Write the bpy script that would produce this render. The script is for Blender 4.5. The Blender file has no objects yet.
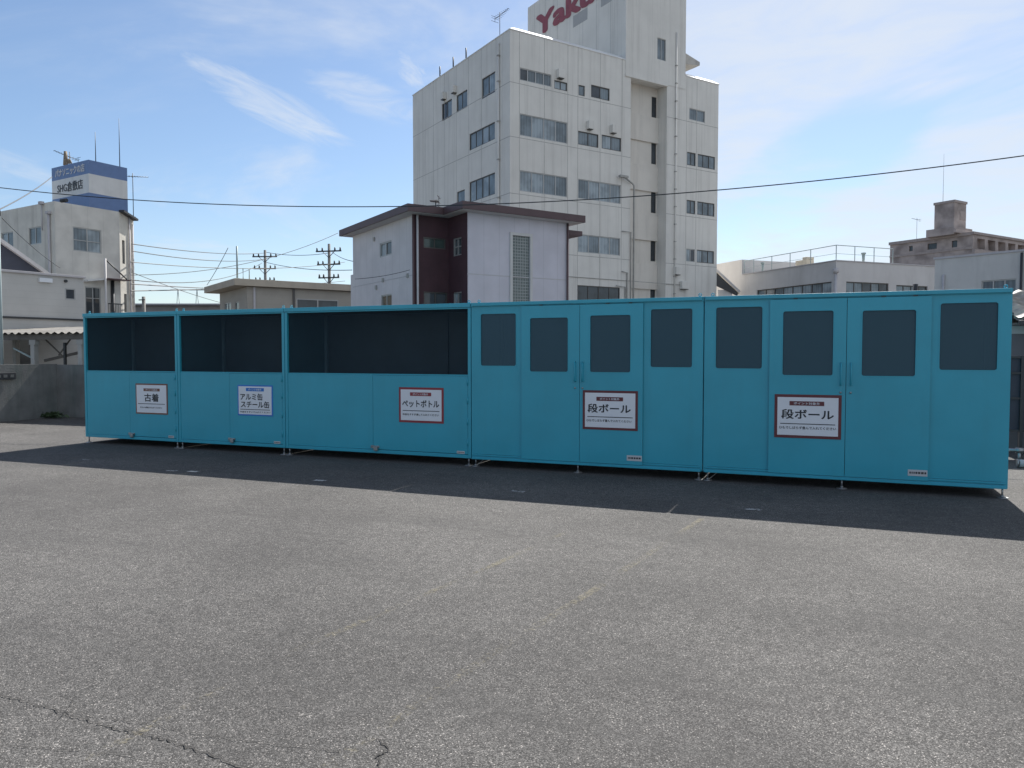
import bpy, bmesh, math, random
from mathutils import Vector, Matrix
random.seed(7)
S = bpy.context.scene
COL = S.collection
RAD = math.radians

# ------------------------------------------------------------------ camera
CAM_H, YAW, PITCH = 1.691, 0.3831, 0.0397
cam = bpy.data.cameras.new("camera")
cam.sensor_width = 36.0
cam.lens = 36.0 * 760.0 / 1024.0
cam.clip_end = 3000
cam_o = bpy.data.objects.new("camera", cam)
cam_o.location = (0, 0, CAM_H)
cam_o.rotation_euler = (math.pi / 2 - PITCH, 0, YAW)
COL.objects.link(cam_o)
S.camera = cam_o

# ------------------------------------------------------------------ light
SUN_EL, SUN_AZ = RAD(47.3), RAD(1.0)          # azimuth measured from +Y towards +X
world = bpy.data.worlds.new("World")
S.world = world
world.use_nodes = True
nt = world.node_tree
nt.nodes.clear()


def N(tree, typ, **kw):
    n = tree.nodes.new(typ)
    for k, v in kw.items():
        if hasattr(n, k):
            setattr(n, k, v)
        else:
            n.inputs[k].default_value = v
    return n


def math_node(tree, op, a, b=None, clamp=False):
    n = tree.nodes.new("ShaderNodeMath")
    n.operation = op
    n.use_clamp = clamp
    for i, v in enumerate((a, b)):
        if v is None:
            continue
        if isinstance(v, (int, float)):
            n.inputs[i].default_value = v
        else:
            tree.links.new(v, n.inputs[i])
    return n.outputs[0]


def map_range(tree, v, a, b, c=0.0, d=1.0):
    n = tree.nodes.new("ShaderNodeMapRange")
    n.inputs[1].default_value, n.inputs[2].default_value = a, b
    n.inputs[3].default_value, n.inputs[4].default_value = c, d
    n.interpolation_type = 'SMOOTHSTEP'
    tree.links.new(v, n.inputs[0])
    return n.outputs[0]


def mix_rgb(tree, fac, a, b, mode='MIX'):
    n = tree.nodes.new("ShaderNodeMix")
    n.data_type = 'RGBA'
    n.blend_type = mode
    for sock, v in ((n.inputs[0], fac), (n.inputs[6], a), (n.inputs[7], b)):
        if isinstance(v, (int, float)):
            sock.default_value = v
        elif isinstance(v, tuple):
            sock.default_value = v if len(v) == 4 else v + (1,)
        else:
            tree.links.new(v, sock)
    return n.outputs[2]


sky = N(nt, "ShaderNodeTexSky", sky_type='NISHITA', sun_disc=False, sun_elevation=SUN_EL, sun_rotation=SUN_AZ,
        altitude=10.0, air_density=1.0, dust_density=0.45, ozone_density=3.0)
tc = N(nt, "ShaderNodeTexCoord")
sep = N(nt, "ShaderNodeSeparateXYZ")
nt.links.new(tc.outputs["Generated"], sep.inputs[0])
zc = math_node(nt, 'MAXIMUM', sep.outputs[2], 0.03)
zc = math_node(nt, 'ADD', zc, 0.10)
px_ = math_node(nt, 'DIVIDE', sep.outputs[0], zc)
py_ = math_node(nt, 'DIVIDE', sep.outputs[1], zc)
comb = N(nt, "ShaderNodeCombineXYZ")
nt.links.new(px_, comb.inputs[0]); nt.links.new(py_, comb.inputs[1])


def cloud_noise(rot, scale, nscale, detail, rough, dist=0.0, off=(0, 0, 0)):
    mp = N(nt, "ShaderNodeMapping")
    mp.inputs["Rotation"].default_value = (0, 0, rot)
    mp.inputs["Scale"].default_value = scale
    mp.inputs["Location"].default_value = off
    nt.links.new(comb.outputs[0], mp.inputs[0])
    nz = N(nt, "ShaderNodeTexNoise")
    nz.inputs["Scale"].default_value = nscale
    nz.inputs["Detail"].default_value = detail
    nz.inputs["Roughness"].default_value = rough
    nz.inputs["Distortion"].default_value = dist
    nt.links.new(mp.outputs[0], nz.inputs[0])
    return nz.outputs[0]


# veil of thin cirrus on the right half, fine wisps on the left
n_big = cloud_noise(RAD(20), (1, 1, 1), 0.85, 7, 0.58, 0.5, (3.1, 1.7, 0))
n_wisp = cloud_noise(RAD(-62), (0.30, 1.5, 1), 1.25, 9, 0.62, 0.7, (1.3, 4.4, 0))
azim = math_node(nt, 'ADD', math_node(nt, 'MULTIPLY', sep.outputs[0], 0.95), math_node(nt, 'MULTIPLY', sep.outputs[1], 0.18))
right = map_range(nt, azim, -0.30, 0.20)


def sky_dot(v):
    n = N(nt, "ShaderNodeVectorMath", operation='DOT_PRODUCT')
    nt.links.new(tc.outputs["Generated"], n.inputs[0])
    n.inputs[1].default_value = v
    return n.outputs["Value"]


def patch_axes(c, e1, e2, la, lb):
    a = math_node(nt, 'DIVIDE', math_node(nt, 'SUBTRACT', sky_dot(e1), sum(x * y for x, y in zip(c, e1))), la)
    b = math_node(nt, 'DIVIDE', sky_dot(e2), lb)
    r2 = math_node(nt, 'ADD', math_node(nt, 'MULTIPLY', a, a), math_node(nt, 'MULTIPLY', b, b))
    return a, b, r2, math_node(nt, 'GREATER_THAN', sky_dot(c), 0.5)


def cloud_patch(c, e1, e2, la, lb):
    """soft elongated patch of the sky around direction c"""
    a, b, r2, front = patch_axes(c, e1, e2, la, lb)
    return math_node(nt, 'MULTIPLY', front, map_range(nt, r2, 1.0, 0.0))


def cirrus(c, e1, e2, la, lb, seed, k):
    """one wisp of cirrus: fibres drawn out along e1, ragged at the edges"""
    a, b, r2, front = patch_axes(c, e1, e2, la, lb)
    cv = N(nt, "ShaderNodeCombineXYZ")
    nt.links.new(math_node(nt, 'MULTIPLY', a, 0.9), cv.inputs[0])
    nt.links.new(math_node(nt, 'ADD', b, math_node(nt, 'MULTIPLY', a, 0.5)), cv.inputs[1])
    cv.inputs[2].default_value = seed
    nz = N(nt, "ShaderNodeTexNoise")
    nz.inputs["Scale"].default_value = 1.25
    nz.inputs["Detail"].default_value = 9
    nz.inputs["Roughness"].default_value = 0.62
    nz.inputs["Distortion"].default_value = 0.9
    nt.links.new(cv.outputs[0], nz.inputs[0])
    fall = map_range(nt, r2, 1.6, 0.0)
    v = map_range(nt, math_node(nt, 'ADD', math_node(nt, 'MULTIPLY', nz.outputs[0], 0.9), math_node(nt, 'MULTIPLY', fall, 0.42)), 0.54, 1.12)
    return math_node(nt, 'MULTIPLY', math_node(nt, 'MULTIPLY', v, front), math_node(nt, 'MULTIPLY', math_node(nt, 'MINIMUM', math_node(nt, 'MULTIPLY', fall, 2.5), 1.0), k))


patches = None
for args in (((-0.6061, 0.7387, 0.2948), (0.6233, 0.6714, -0.4008), (-0.494, -0.0592, -0.8674), 0.105, 0.024, 2.3, 0.90),
             ((-0.5111, 0.8013, 0.3108), (0.7692, 0.5878, -0.2506), (-0.3835, 0.111, -0.9168), 0.08, 0.026, 5.1, 0.62),
             ((-0.7952, 0.5724, 0.2), (0.5072, 0.8087, -0.2978), (-0.3322, -0.1354, -0.9334), 0.06, 0.013, 7.7, 0.50),
             ((-0.461, 0.8192, 0.3412), (0.4115, 0.538, -0.7357), (-0.7862, -0.1987, -0.5851), 0.026, 0.015, 9.2, 0.75)):
    v = cirrus(*args)
    patches = v if patches is None else math_node(nt, 'MAXIMUM', patches, v)
gap = cloud_patch((-0.0256, 0.9779, 0.2076), (0.9007, -0.0675, 0.4293), (0.4338, 0.198, -0.879), 0.17, 0.075)
bias = math_node(nt, 'SUBTRACT', math_node(nt, 'MULTIPLY', right, 0.275), math_node(nt, 'MULTIPLY', gap, 0.23))
veil = map_range(nt, math_node(nt, 'ADD', n_big, bias), 0.49, 0.72)
wisp = math_node(nt, 'MULTIPLY', map_range(nt, n_wisp, 0.52, 0.86), 0.30)
n_mot = cloud_noise(RAD(15), (1, 1.5, 1), 3.1, 8, 0.6, 0.6, (7.3, 0.4, 0))
mottle = map_range(nt, n_mot, 0.30, 0.66, 0.62, 1.0)
veil = math_node(nt, 'MULTIPLY', veil, mottle)
low = map_range(nt, sep.outputs[2], 0.0, 0.22, 0.26, 0.0)
clouds = math_node(nt, 'MAXIMUM', math_node(nt, 'MULTIPLY', veil, 0.95), wisp)
clouds = math_node(nt, 'MAXIMUM', clouds, patches)
clouds = math_node(nt, 'MAXIMUM', clouds, low, clamp=True)
CLOUD = 6.3
cloud_col = mix_rgb(nt, 0.20, (CLOUD * 0.93, CLOUD * 0.99, CLOUD * 1.07), sky.outputs[0])
sky_mix = mix_rgb(nt, clouds, sky.outputs[0], cloud_col)
bg = N(nt, "ShaderNodeBackground")
bg.inputs[1].default_value = 0.077
nt.links.new(sky_mix, bg.inputs[0])
wo = N(nt, "ShaderNodeOutputWorld")
nt.links.new(bg.outputs[0], wo.inputs[0])

sun = bpy.data.lights.new("sun", 'SUN')
sun.energy = 4.5
sun.angle = RAD(0.53)
sun.color = (1.0, 0.965, 0.91)
sun_o = bpy.data.objects.new("sun", sun)
sdir = Vector((math.sin(SUN_AZ) * math.cos(SUN_EL), math.cos(SUN_AZ) * math.cos(SUN_EL), math.sin(SUN_EL)))
sun_o.rotation_euler = sdir.to_track_quat('Z', 'Y').to_euler()
sun_o.location = sdir * 60
COL.objects.link(sun_o)

S.view_settings.view_transform = 'Standard'
S.view_settings.look = 'None'
S.view_settings.exposure = 0.80
S.view_settings.gamma = 1.0
S.view_settings.use_curve_mapping = False
S.render.engine = 'CYCLES'
S.cycles.max_bounces = 6
S.cycles.use_denoising = True


# ------------------------------------------------------------------ materials
def new_mat(name):
    m = bpy.data.materials.new(name)
    m.use_nodes = True
    t = m.node_tree
    return m, t, t.nodes["Principled BSDF"]


def mat(name, col, rough=0.6, metal=0.0, var=0.12, vscale=3.0, streak=0.0, streak_scale=(2.2, 2.2, 0.12), streak_col=None,
        bump=0.0, bscale=60.0, spec=0.5, grime=0.0):
    """Plain paint / metal / render with uneven tone, vertical run marks and a fine bump."""
    m, t, p = new_mat(name)
    c = N(t, "ShaderNodeTexCoord")
    nz = N(t, "ShaderNodeTexNoise")
    nz.inputs["Scale"].default_value = vscale
    nz.inputs["Detail"].default_value = 6
    nz.inputs["Roughness"].default_value = 0.6
    t.links.new(c.outputs["Object"], nz.inputs[0])
    lo = tuple(max(0, x * (1 - var)) for x in col)
    hi = tuple(min(1, x * (1 + var)) for x in col)
    base = mix_rgb(t, map_range(t, nz.outputs[0], 0.3, 0.7), lo, hi)
    if streak > 0:
        mp = N(t, "ShaderNodeMapping")
        mp.inputs["Scale"].default_value = streak_scale
        t.links.new(c.outputs["Object"], mp.inputs[0])
        n2 = N(t, "ShaderNodeTexNoise")
        n2.inputs["Scale"].default_value = 1.0
        n2.inputs["Detail"].default_value = 7
        n2.inputs["Roughness"].default_value = 0.65
        t.links.new(mp.outputs[0], n2.inputs[0])
        base = mix_rgb(t, math_node(t, 'MULTIPLY', map_range(t, n2.outputs[0], 0.46, 0.74), streak), base,
                       streak_col or tuple(x * 0.45 for x in col))
    if grime > 0:
        n3 = N(t, "ShaderNodeTexNoise")
        n3.inputs["Scale"].default_value = 0.6
        n3.inputs["Detail"].default_value = 9
        n3.inputs["Roughness"].default_value = 0.7
        t.links.new(c.outputs["Object"], n3.inputs[0])
        base = mix_rgb(t, math_node(t, 'MULTIPLY', map_range(t, n3.outputs[0], 0.5, 0.72), grime), base, tuple(x * 0.5 for x in col))
    t.links.new(base, p.inputs["Base Color"])
    p.inputs["Roughness"].default_value = rough
    p.inputs["Metallic"].default_value = metal
    p.inputs["Specular IOR Level"].default_value = spec
    if bump > 0:
        n4 = N(t, "ShaderNodeTexNoise")
        n4.inputs["Scale"].default_value = bscale
        n4.inputs["Detail"].default_value = 4
        t.links.new(c.outputs["Object"], n4.inputs[0])
        b = N(t, "ShaderNodeBump")
        b.inputs["Strength"].default_value = bump
        b.inputs["Distance"].default_value = 0.02
        t.links.new(n4.outputs[0], b.inputs["Height"])
        t.links.new(b.outputs[0], p.inputs["Normal"])
    return m


def asphalt_mat():
    m, t, p = new_mat("asphalt")
    g = N(t, "ShaderNodeNewGeometry")
    pos = g.outputs["Position"]

    def noise(scale, detail=4, rough=0.6, vec=pos):
        n = N(t, "ShaderNodeTexNoise")
        n.inputs["Scale"].default_value = scale
        n.inputs["Detail"].default_value = detail
        n.inputs["Roughness"].default_value = rough
        t.links.new(vec, n.inputs[0])
        return n.outputs[0]

    v = N(t, "ShaderNodeTexVoronoi")
    v.inputs["Scale"].default_value = 185
    t.links.new(pos, v.inputs["Vector"])
    sepc = N(t, "ShaderNodeSeparateColor")
    t.links.new(v.outputs["Color"], sepc.inputs[0])
    stone = mix_rgb(t, map_range(t, sepc.outputs[0], 0.15, 0.95), (0.044, 0.042, 0.040), (0.168, 0.162, 0.155))
    pale = map_range(t, sepc.outputs[1], 0.93, 0.99)
    stone = mix_rgb(t, pale, stone, (0.40, 0.375, 0.35))
    gaps = map_range(t, v.outputs["Distance"], 0.45, 0.85)
    base = mix_rgb(t, math_node(t, 'MULTIPLY', gaps, 0.7), stone, (0.035, 0.034, 0.033))
    # wear: bigger pale and dark areas, tyre-polished bands running across the yard
    big = map_range(t, noise(0.42, 6, 0.62), 0.34, 0.68)
    base = mix_rgb(t, 0.75, base, mix_rgb(t, big, (0.72, 0.71, 0.71), (1.20, 1.19, 1.18)), 'MULTIPLY')
    mp = N(t, "ShaderNodeMapping")
    mp.inputs["Rotation"].default_value = (0, 0, RAD(-38))
    mp.inputs["Scale"].default_value = (0.16, 1.15, 1)
    t.links.new(pos, mp.inputs[0])
    bands = map_range(t, noise(1.5, 5, 0.6, mp.outputs[0]), 0.50, 0.70)
    base = mix_rgb(t, math_node(t, 'MULTIPLY', bands, 0.36), base, (0.06, 0.058, 0.056))
    mid = map_range(t, noise(11.0, 5, 0.65), 0.30, 0.70)
    base = mix_rgb(t, 0.8, base, mix_rgb(t, mid, (0.80, 0.80, 0.80), (1.16, 1.16, 1.16)), 'MULTIPLY')
    mp2 = N(t, "ShaderNodeMapping")
    mp2.inputs["Rotation"].default_value = (0, 0, RAD(-62))
    mp2.inputs["Scale"].default_value = (0.35, 3.2, 1)
    t.links.new(pos, mp2.inputs[0])
    thin = map_range(t, noise(1.1, 7, 0.68, mp2.outputs[0]), 0.54, 0.70)
    base = mix_rgb(t, math_node(t, 'MULTIPLY', thin, 0.30), base, (0.055, 0.052, 0.050))
    blot = map_range(t, noise(2.3, 7, 0.7), 0.60, 0.74)
    base = mix_rgb(t, math_node(t, 'MULTIPLY', blot, 0.35), base, (0.05, 0.048, 0.046))
    t.links.new(base, p.inputs["Base Color"])
    p.inputs["Roughness"].default_value = 0.86
    p.inputs["Specular IOR Level"].default_value = 0.35
    b = N(t, "ShaderNodeBump")
    b.inputs["Strength"].default_value = 0.55
    b.inputs["Distance"].default_value = 0.006
    hsum = math_node(t, 'ADD', math_node(t, 'MULTIPLY', v.outputs["Distance"], -0.9), noise(260, 3))
    t.links.new(hsum, b.inputs["Height"])
    t.links.new(b.outputs[0], p.inputs["Normal"])
    return m


def worn_paint(name, col, lo, hi, scale=9.0, cover=1.0):
    """Road paint that has flaked away: patches of it are gone."""
    m, t, p = new_mat(name)
    g = N(t, "ShaderNodeNewGeometry")
    a = N(t, "ShaderNodeTexNoise"); a.inputs["Scale"].default_value = scale; a.inputs["Detail"].default_value = 8
    a.inputs["Roughness"].default_value = 0.75
    t.links.new(g.outputs["Position"], a.inputs[0])
    b = N(t, "ShaderNodeTexNoise"); b.inputs["Scale"].default_value = 1.3; b.inputs["Detail"].default_value = 3
    t.links.new(g.outputs["Position"], b.inputs[0])
    s = math_node(t, 'ADD', math_node(t, 'MULTIPLY', a.outputs[0], 0.6), math_node(t, 'MULTIPLY', b.outputs[0], 0.4))
    k = math_node(t, 'MULTIPLY', map_range(t, s, lo, hi), cover)
    t.links.new(k, p.inputs["Alpha"])
    p.inputs["Base Color"].default_value = col + (1,)
    p.inputs["Roughness"].default_value = 0.8
    return m


def mesh_screen_mat():
    """Fine dark wire mesh: wires with small holes that let the inside show."""
    m, t, p = new_mat("wire_mesh")
    c = N(t, "ShaderNodeTexCoord")
    sp = N(t, "ShaderNodeSeparateXYZ")
    t.links.new(c.outputs["Object"], sp.inputs[0])

    def wires(v):
        f = math_node(t, 'FRACT', math_node(t, 'MULTIPLY', v, 130.0))
        return math_node(t, 'LESS_THAN', math_node(t, 'ABSOLUTE', math_node(t, 'SUBTRACT', f, 0.5)), 0.24)
    hole = math_node(t, 'MULTIPLY', wires(sp.outputs[0]), wires(sp.outputs[2]))
    p.inputs["Base Color"].default_value = (0.040, 0.102, 0.138, 1)
    p.inputs["Roughness"].default_value = 0.55
    t.links.new(math_node(t, 'SUBTRACT', 1.0, hole), p.inputs["Alpha"])
    return m


def net_mat():
    """fine dark net, mostly open, added to flatten the tone inside the openings"""
    m, t, p = new_mat("added_net")
    c = N(t, "ShaderNodeTexCoord")
    sp = N(t, "ShaderNodeSeparateXYZ")
    t.links.new(c.outputs["Object"], sp.inputs[0])

    def wire(v):
        return math_node(t, 'LESS_THAN', math_node(t, 'FRACT', math_node(t, 'MULTIPLY', v, 70.0)), 0.10)
    k = math_node(t, 'MAXIMUM', wire(sp.outputs[0]), wire(sp.outputs[2]))
    p.inputs["Base Color"].default_value = (0.028, 0.066, 0.095, 1)
    p.inputs["Roughness"].default_value = 0.7
    t.links.new(k, p.inputs["Alpha"])
    return m


def corrugated_side_mat(name, col, pitch=16.0, axis=0, depth=0.5, var=0.1, rough=0.6):
    """Sheet siding with narrow joints every 1/pitch metre along one axis."""
    m, t, p = new_mat(name)
    c = N(t, "ShaderNodeTexCoord")
    sp = N(t, "ShaderNodeSeparateXYZ")
    t.links.new(c.outputs["Object"], sp.inputs[0])
    if axis == 2:
        k = sp.outputs[2]
    else:
        k = math_node(t, 'ADD', sp.outputs[0], sp.outputs[1])
    f = math_node(t, 'FRACT', math_node(t, 'MULTIPLY', k, pitch))
    line = math_node(t, 'LESS_THAN', f, 0.06)
    nz = N(t, "ShaderNodeTexNoise"); nz.inputs["Scale"].default_value = 1.2; nz.inputs["Detail"].default_value = 7
    t.links.new(c.outputs["Object"], nz.inputs[0])
    base = mix_rgb(t, map_range(t, nz.outputs[0], 0.3, 0.7), tuple(x * (1 - var) for x in col), tuple(x * (1 + var) for x in col))
    base = mix_rgb(t, math_node(t, 'MULTIPLY', line, depth), base, tuple(x * 0.45 for x in col))
    t.links.new(base, p.inputs["Base Color"])
    p.inputs["Roughness"].default_value = rough
    return m


def glass_mat(name, col, rough=0.06, curtain=0.0, pitch=9.0):
    m, t, p = new_mat(name)
    c = N(t, "ShaderNodeTexCoord")
    sp = N(t, "ShaderNodeSeparateXYZ")
    t.links.new(c.outputs["Object"], sp.inputs[0])
    k = math_node(t, 'ADD', sp.outputs[0], sp.outputs[1])
    w = math_node(t, 'SINE', math_node(t, 'MULTIPLY', k, pitch * 6.283))
    nz = N(t, "ShaderNodeTexNoise"); nz.inputs["Scale"].default_value = 0.9; nz.inputs["Detail"].default_value = 3
    t.links.new(c.outputs["Object"], nz.inputs[0])
    f = math_node(t, 'ADD', math_node(t, 'MULTIPLY', w, 0.22 * curtain), map_range(t, nz.outputs[0], 0.35, 0.65))
    base = mix_rgb(t, f, tuple(x * 0.72 for x in col), tuple(x * 1.2 for x in col))
    t.links.new(base, p.inputs["Base Color"])
    p.inputs["Roughness"].default_value = rough
    p.inputs["IOR"].default_value = 1.5
    return m


def glass_block_mat():
    m, t, p = new_mat("glass_block")
    c = N(t, "ShaderNodeTexCoord")
    mp = N(t, "ShaderNodeMapping")
    mp.inputs["Rotation"].default_value = (RAD(90), 0, 0)
    t.links.new(c.outputs["Object"], mp.inputs[0])
    b = N(t, "ShaderNodeTexBrick", offset=0.0)
    b.inputs["Scale"].default_value = 1.0
    b.inputs["Color1"].default_value = (0.10, 0.125, 0.12, 1)
    b.inputs["Color2"].default_value = (0.14, 0.165, 0.16, 1)
    b.inputs["Mortar"].default_value = (0.30, 0.31, 0.31, 1)
    b.inputs["Mortar Size"].default_value = 0.012
    b.inputs["Brick Width"].default_value = 0.105
    b.inputs["Row Height"].default_value = 0.105
    t.links.new(mp.outputs[0], b.inputs["Vector"])
    t.links.new(b.outputs["Color"], p.inputs["Base Color"])
    p.inputs["Roughness"].default_value = 0.25
    return m


def brick_mat(name, c1, c2, mortar, bw=0.6, rh=0.2):
    m, t, p = new_mat(name)
    c = N(t, "ShaderNodeTexCoord")
    sp = N(t, "ShaderNodeSeparateXYZ"); t.links.new(c.outputs["Object"], sp.inputs[0])
    cb = N(t, "ShaderNodeCombineXYZ")
    t.links.new(math_node(t, 'ADD', sp.outputs[0], sp.outputs[1]), cb.inputs[0])
    t.links.new(sp.outputs[2], cb.inputs[1])
    b = N(t, "ShaderNodeTexBrick")
    b.inputs["Scale"].default_value = 1.0
    b.inputs["Color1"].default_value = c1 + (1,)
    b.inputs["Color2"].default_value = c2 + (1,)
    b.inputs["Mortar"].default_value = mortar + (1,)
    b.inputs["Mortar Size"].default_value = 0.012
    b.inputs["Brick Width"].default_value = bw
    b.inputs["Row Height"].default_value = rh
    t.links.new(cb.outputs[0], b.inputs["Vector"])
    nz = N(t, "ShaderNodeTexNoise"); nz.inputs["Scale"].default_value = 0.5; nz.inputs["Detail"].default_value = 6
    t.links.new(c.outputs["Object"], nz.inputs[0])
    base = mix_rgb(t, map_range(t, nz.outputs[0], 0.35, 0.7), b.outputs["Color"], tuple(x * 0.6 for x in c1))
    t.links.new(base, p.inputs["Base Color"])
    p.inputs["Roughness"].default_value = 0.85
    return m


M = {}
M['asphalt'] = asphalt_mat()
TEAL = (0.034, 0.355, 0.475)
M['teal'] = mat("teal_paint", TEAL, 0.30, 0.0, 0.05, 1.2, 0.10, (7, 7, 0.5), (0.04, 0.23, 0.30), bump=0.16, bscale=2.4, spec=0.5)
M['teal_shade'] = mat("teal_paint_inner_shade", (0.018, 0.066, 0.090), 0.6, 0.0, 0.08, 2.0, 0.2)  # teal darkened for the inside, the shade put into its colour
M['shade_liner'] = mat("shade_liner_sheet", (0.022, 0.036, 0.048), 0.65, 0.0, 0.15, 2.0)  # dark sheet, the shelters' inner shade put into its colour
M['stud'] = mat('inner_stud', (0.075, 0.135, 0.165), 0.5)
M['joint_dk'] = mat('sign_grey_ink', (0.06, 0.065, 0.075), 0.5)
M['net'] = net_mat()
M['mesh'] = mesh_screen_mat()
M['steel'] = mat("galvanised_steel", (0.36, 0.37, 0.375), 0.42, 0.85, 0.15, 20)
M['white_plate'] = mat("sign_white", (0.74, 0.76, 0.80), 0.45, 0.0, 0.02, 3)
M['maroon'] = mat("sign_maroon", (0.13, 0.028, 0.034), 0.5, 0.0, 0.06, 4)
M['red'] = mat("sign_red", (0.27, 0.035, 0.045), 0.5, 0.0, 0.06, 4)
M['blue'] = mat("sign_blue", (0.03, 0.19, 0.58), 0.5, 0.0, 0.06, 4)
M['brown_sign'] = mat("sign_brown", (0.20, 0.085, 0.055), 0.5, 0.0, 0.06, 4)
M['ink'] = mat("sign_ink", (0.012, 0.016, 0.024), 0.5)
M['sticker'] = mat("sticker_silver", (0.55, 0.56, 0.58), 0.4, 0.0, 0.05)
M['off_wall'] = mat("office_wall_panel", (0.71, 0.69, 0.645), 0.75, 0, 0.05, 0.5, 0.45, (2.6, 2.6, 0.10), (0.44, 0.42, 0.385), bump=0.1, bscale=8)
M['recess'] = mat("office_recess_wall", (0.70, 0.66, 0.60), 0.8, 0, 0.05, 0.5, 0.3, (1.4, 1.4, 0.1))
M['joint'] = mat("sealant_joint", (0.38, 0.37, 0.35), 0.8)
M['coping'] = mat("coping_metal", (0.78, 0.78, 0.77), 0.30, 0.0, 0.04, 2, spec=0.7)
M['concrete'] = mat("concrete", (0.17, 0.17, 0.165), 0.9, 0, 0.18, 2.0, 0.55, (3.0, 3.0, 0.35), (0.08, 0.105, 0.095), bump=0.3, bscale=25, grime=0.4)
M['conc_light'] = mat("roof_concrete", (0.40, 0.39, 0.37), 0.9, 0, 0.12, 1.5, 0.3)
M['frame_al'] = mat("aluminium_frame", (0.42, 0.42, 0.41), 0.4, 0.5, 0.05)
M['frame_dk'] = mat("dark_bronze_frame", (0.10, 0.095, 0.09), 0.4, 0.4, 0.05)
M['glass'] = glass_mat("window_glass_blue", (0.18, 0.22, 0.245), 0.08, 1.0, 5.0)
M['glass_lt'] = glass_mat("window_glass_curtain", (0.29, 0.34, 0.37), 0.10, 1.0, 4.0)
M['glass_dk'] = glass_mat("window_glass_dark", (0.06, 0.07, 0.08), 0.05, 0.3, 3.0)
M['glass_green'] = glass_mat("window_glass_green", (0.06, 0.085, 0.08), 0.08, 0.3, 3.0)
M['block'] = glass_block_mat()
M['lav'] = corrugated_side_mat("lavender_siding", (0.56, 0.535, 0.59), 1.65, 0, 0.16, 0.06)
M['lav_warm'] = corrugated_side_mat("pale_siding", (0.63, 0.60, 0.605), 1.65, 0, 0.18, 0.06)
M['plum'] = mat("plum_wall", (0.062, 0.026, 0.034), 0.7, 0, 0.12, 2, 0.2)
M['fascia'] = mat("brown_fascia", (0.095, 0.056, 0.060), 0.5, 0, 0.08, 2)
M['soffit'] = mat("soffit_grey", (0.50, 0.48, 0.49), 0.8, 0, 0.05)
M['shop_wall'] = corrugated_side_mat("shop_wall_sheet", (0.63, 0.61, 0.565), 1.1, 0, 0.12, 0.10)
M['shop_wall_s'] = mat("shop_wall_plaster", (0.68, 0.65, 0.58), 0.8, 0, 0.1, 0.8, 0.5, (1.6, 1.6, 0.12), (0.33, 0.31, 0.27))
M['shop_blue'] = mat("shop_sign_blue", (0.13, 0.21, 0.40), 0.45, 0, 0.05)
M['shop_white'] = mat("shop_sign_white", (0.68, 0.68, 0.67), 0.5, 0, 0.05, 1, 0.15)
M['annex'] = corrugated_side_mat("annex_siding", (0.50, 0.49, 0.47), 4.5, 2, 0.16, 0.06)
M['slate'] = mat("dark_slate_sheet", (0.045, 0.050, 0.070), 0.6, 0, 0.1)
M['beige'] = mat("beige_fascia", (0.46, 0.40, 0.32), 0.8, 0, 0.06, 1, 0.25, (2, 2, 0.3))
M['beige_wall'] = corrugated_side_mat("beige_siding", (0.36, 0.33, 0.285), 4.0, 2, 0.14, 0.06)
M['white_wall'] = mat("white_render", (0.58, 0.56, 0.55), 0.85, 0, 0.05, 0.7, 0.3, (1.0, 1.0, 0.2), (0.36, 0.345, 0.335))
M['cream_roof'] = mat("cream_roof_sheet", (0.60, 0.53, 0.42), 0.6, 0, 0.06)
M['grey_wall'] = mat("grey_render", (0.60, 0.585, 0.56), 0.85, 0, 0.06, 0.6, 0.35, (0.9, 0.9, 0.15))
M['brick'] = brick_mat("brown_tile_brick", (0.44, 0.37, 0.345), (0.49, 0.415, 0.385), (0.46, 0.41, 0.385), 0.9, 0.35)  # apartment browns paled, distance haze put into the colour
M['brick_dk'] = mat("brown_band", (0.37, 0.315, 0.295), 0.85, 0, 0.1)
M['far_roof'] = mat("far_roof_sheet", (0.22, 0.215, 0.22), 0.7, 0, 0.1, 1)
M['pole'] = mat("pole_concrete", (0.22, 0.215, 0.205), 0.85, 0, 0.1, 3)
M['pole_lt'] = mat("painted_pole", (0.36, 0.43, 0.43), 0.6, 0.2, 0.08, 3)
M['cable'] = mat("cable_black", (0.022, 0.024, 0.028), 0.6)
M['dark_metal'] = mat("dark_metal", (0.06, 0.062, 0.066), 0.5, 0.5, 0.1)
M['rust'] = mat("rusty_metal", (0.22, 0.175, 0.125), 0.8, 0.1, 0.3, 12)
M['corr'] = mat("corrugated_sheet", (0.19, 0.18, 0.165), 0.85, 0, 0.3, 2, 0.4, (3, 0.4, 3), (0.22, 0.20, 0.17))
M['wood'] = mat("weathered_timber", (0.15, 0.135, 0.12), 0.85, 0, 0.15, 4, 0.4)
M['tile'] = mat("roof_tile", (0.42, 0.37, 0.32), 0.55, 0, 0.25, 5, 0.3, (4, 4, 4), (0.20, 0.17, 0.15))
M['leaf'] = mat("weed_leaf", (0.045, 0.075, 0.030), 0.7, 0, 0.3, 10)
M['sign_red_far'] = mat("faded_red_letter", (0.28, 0.075, 0.095), 0.6, 0, 0.12, 1.5)
M['patch'] = mat("mid_grey_patch", (0.40, 0.40, 0.40), 0.8, 0, 0.05)
M['grey_pur'] = mat("mauve_grey_wall", (0.20, 0.18, 0.19), 0.8, 0, 0.08, 1, 0.3)
M['yellow_line'] = worn_paint("worn_yellow_paint", (0.28, 0.245, 0.155), 0.485, 0.66, 34, 0.58)
M['white_line_sun_streak'] = worn_paint("worn_white_sun_streak", (0.17, 0.17, 0.168), 0.46, 0.70, 14, 0.38)  # also draws the sun streaks painted below the shelter joints
M['white_mark'] = worn_paint("white_paint_mark", (0.42, 0.42, 0.41), 0.40, 0.54, 30)
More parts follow.
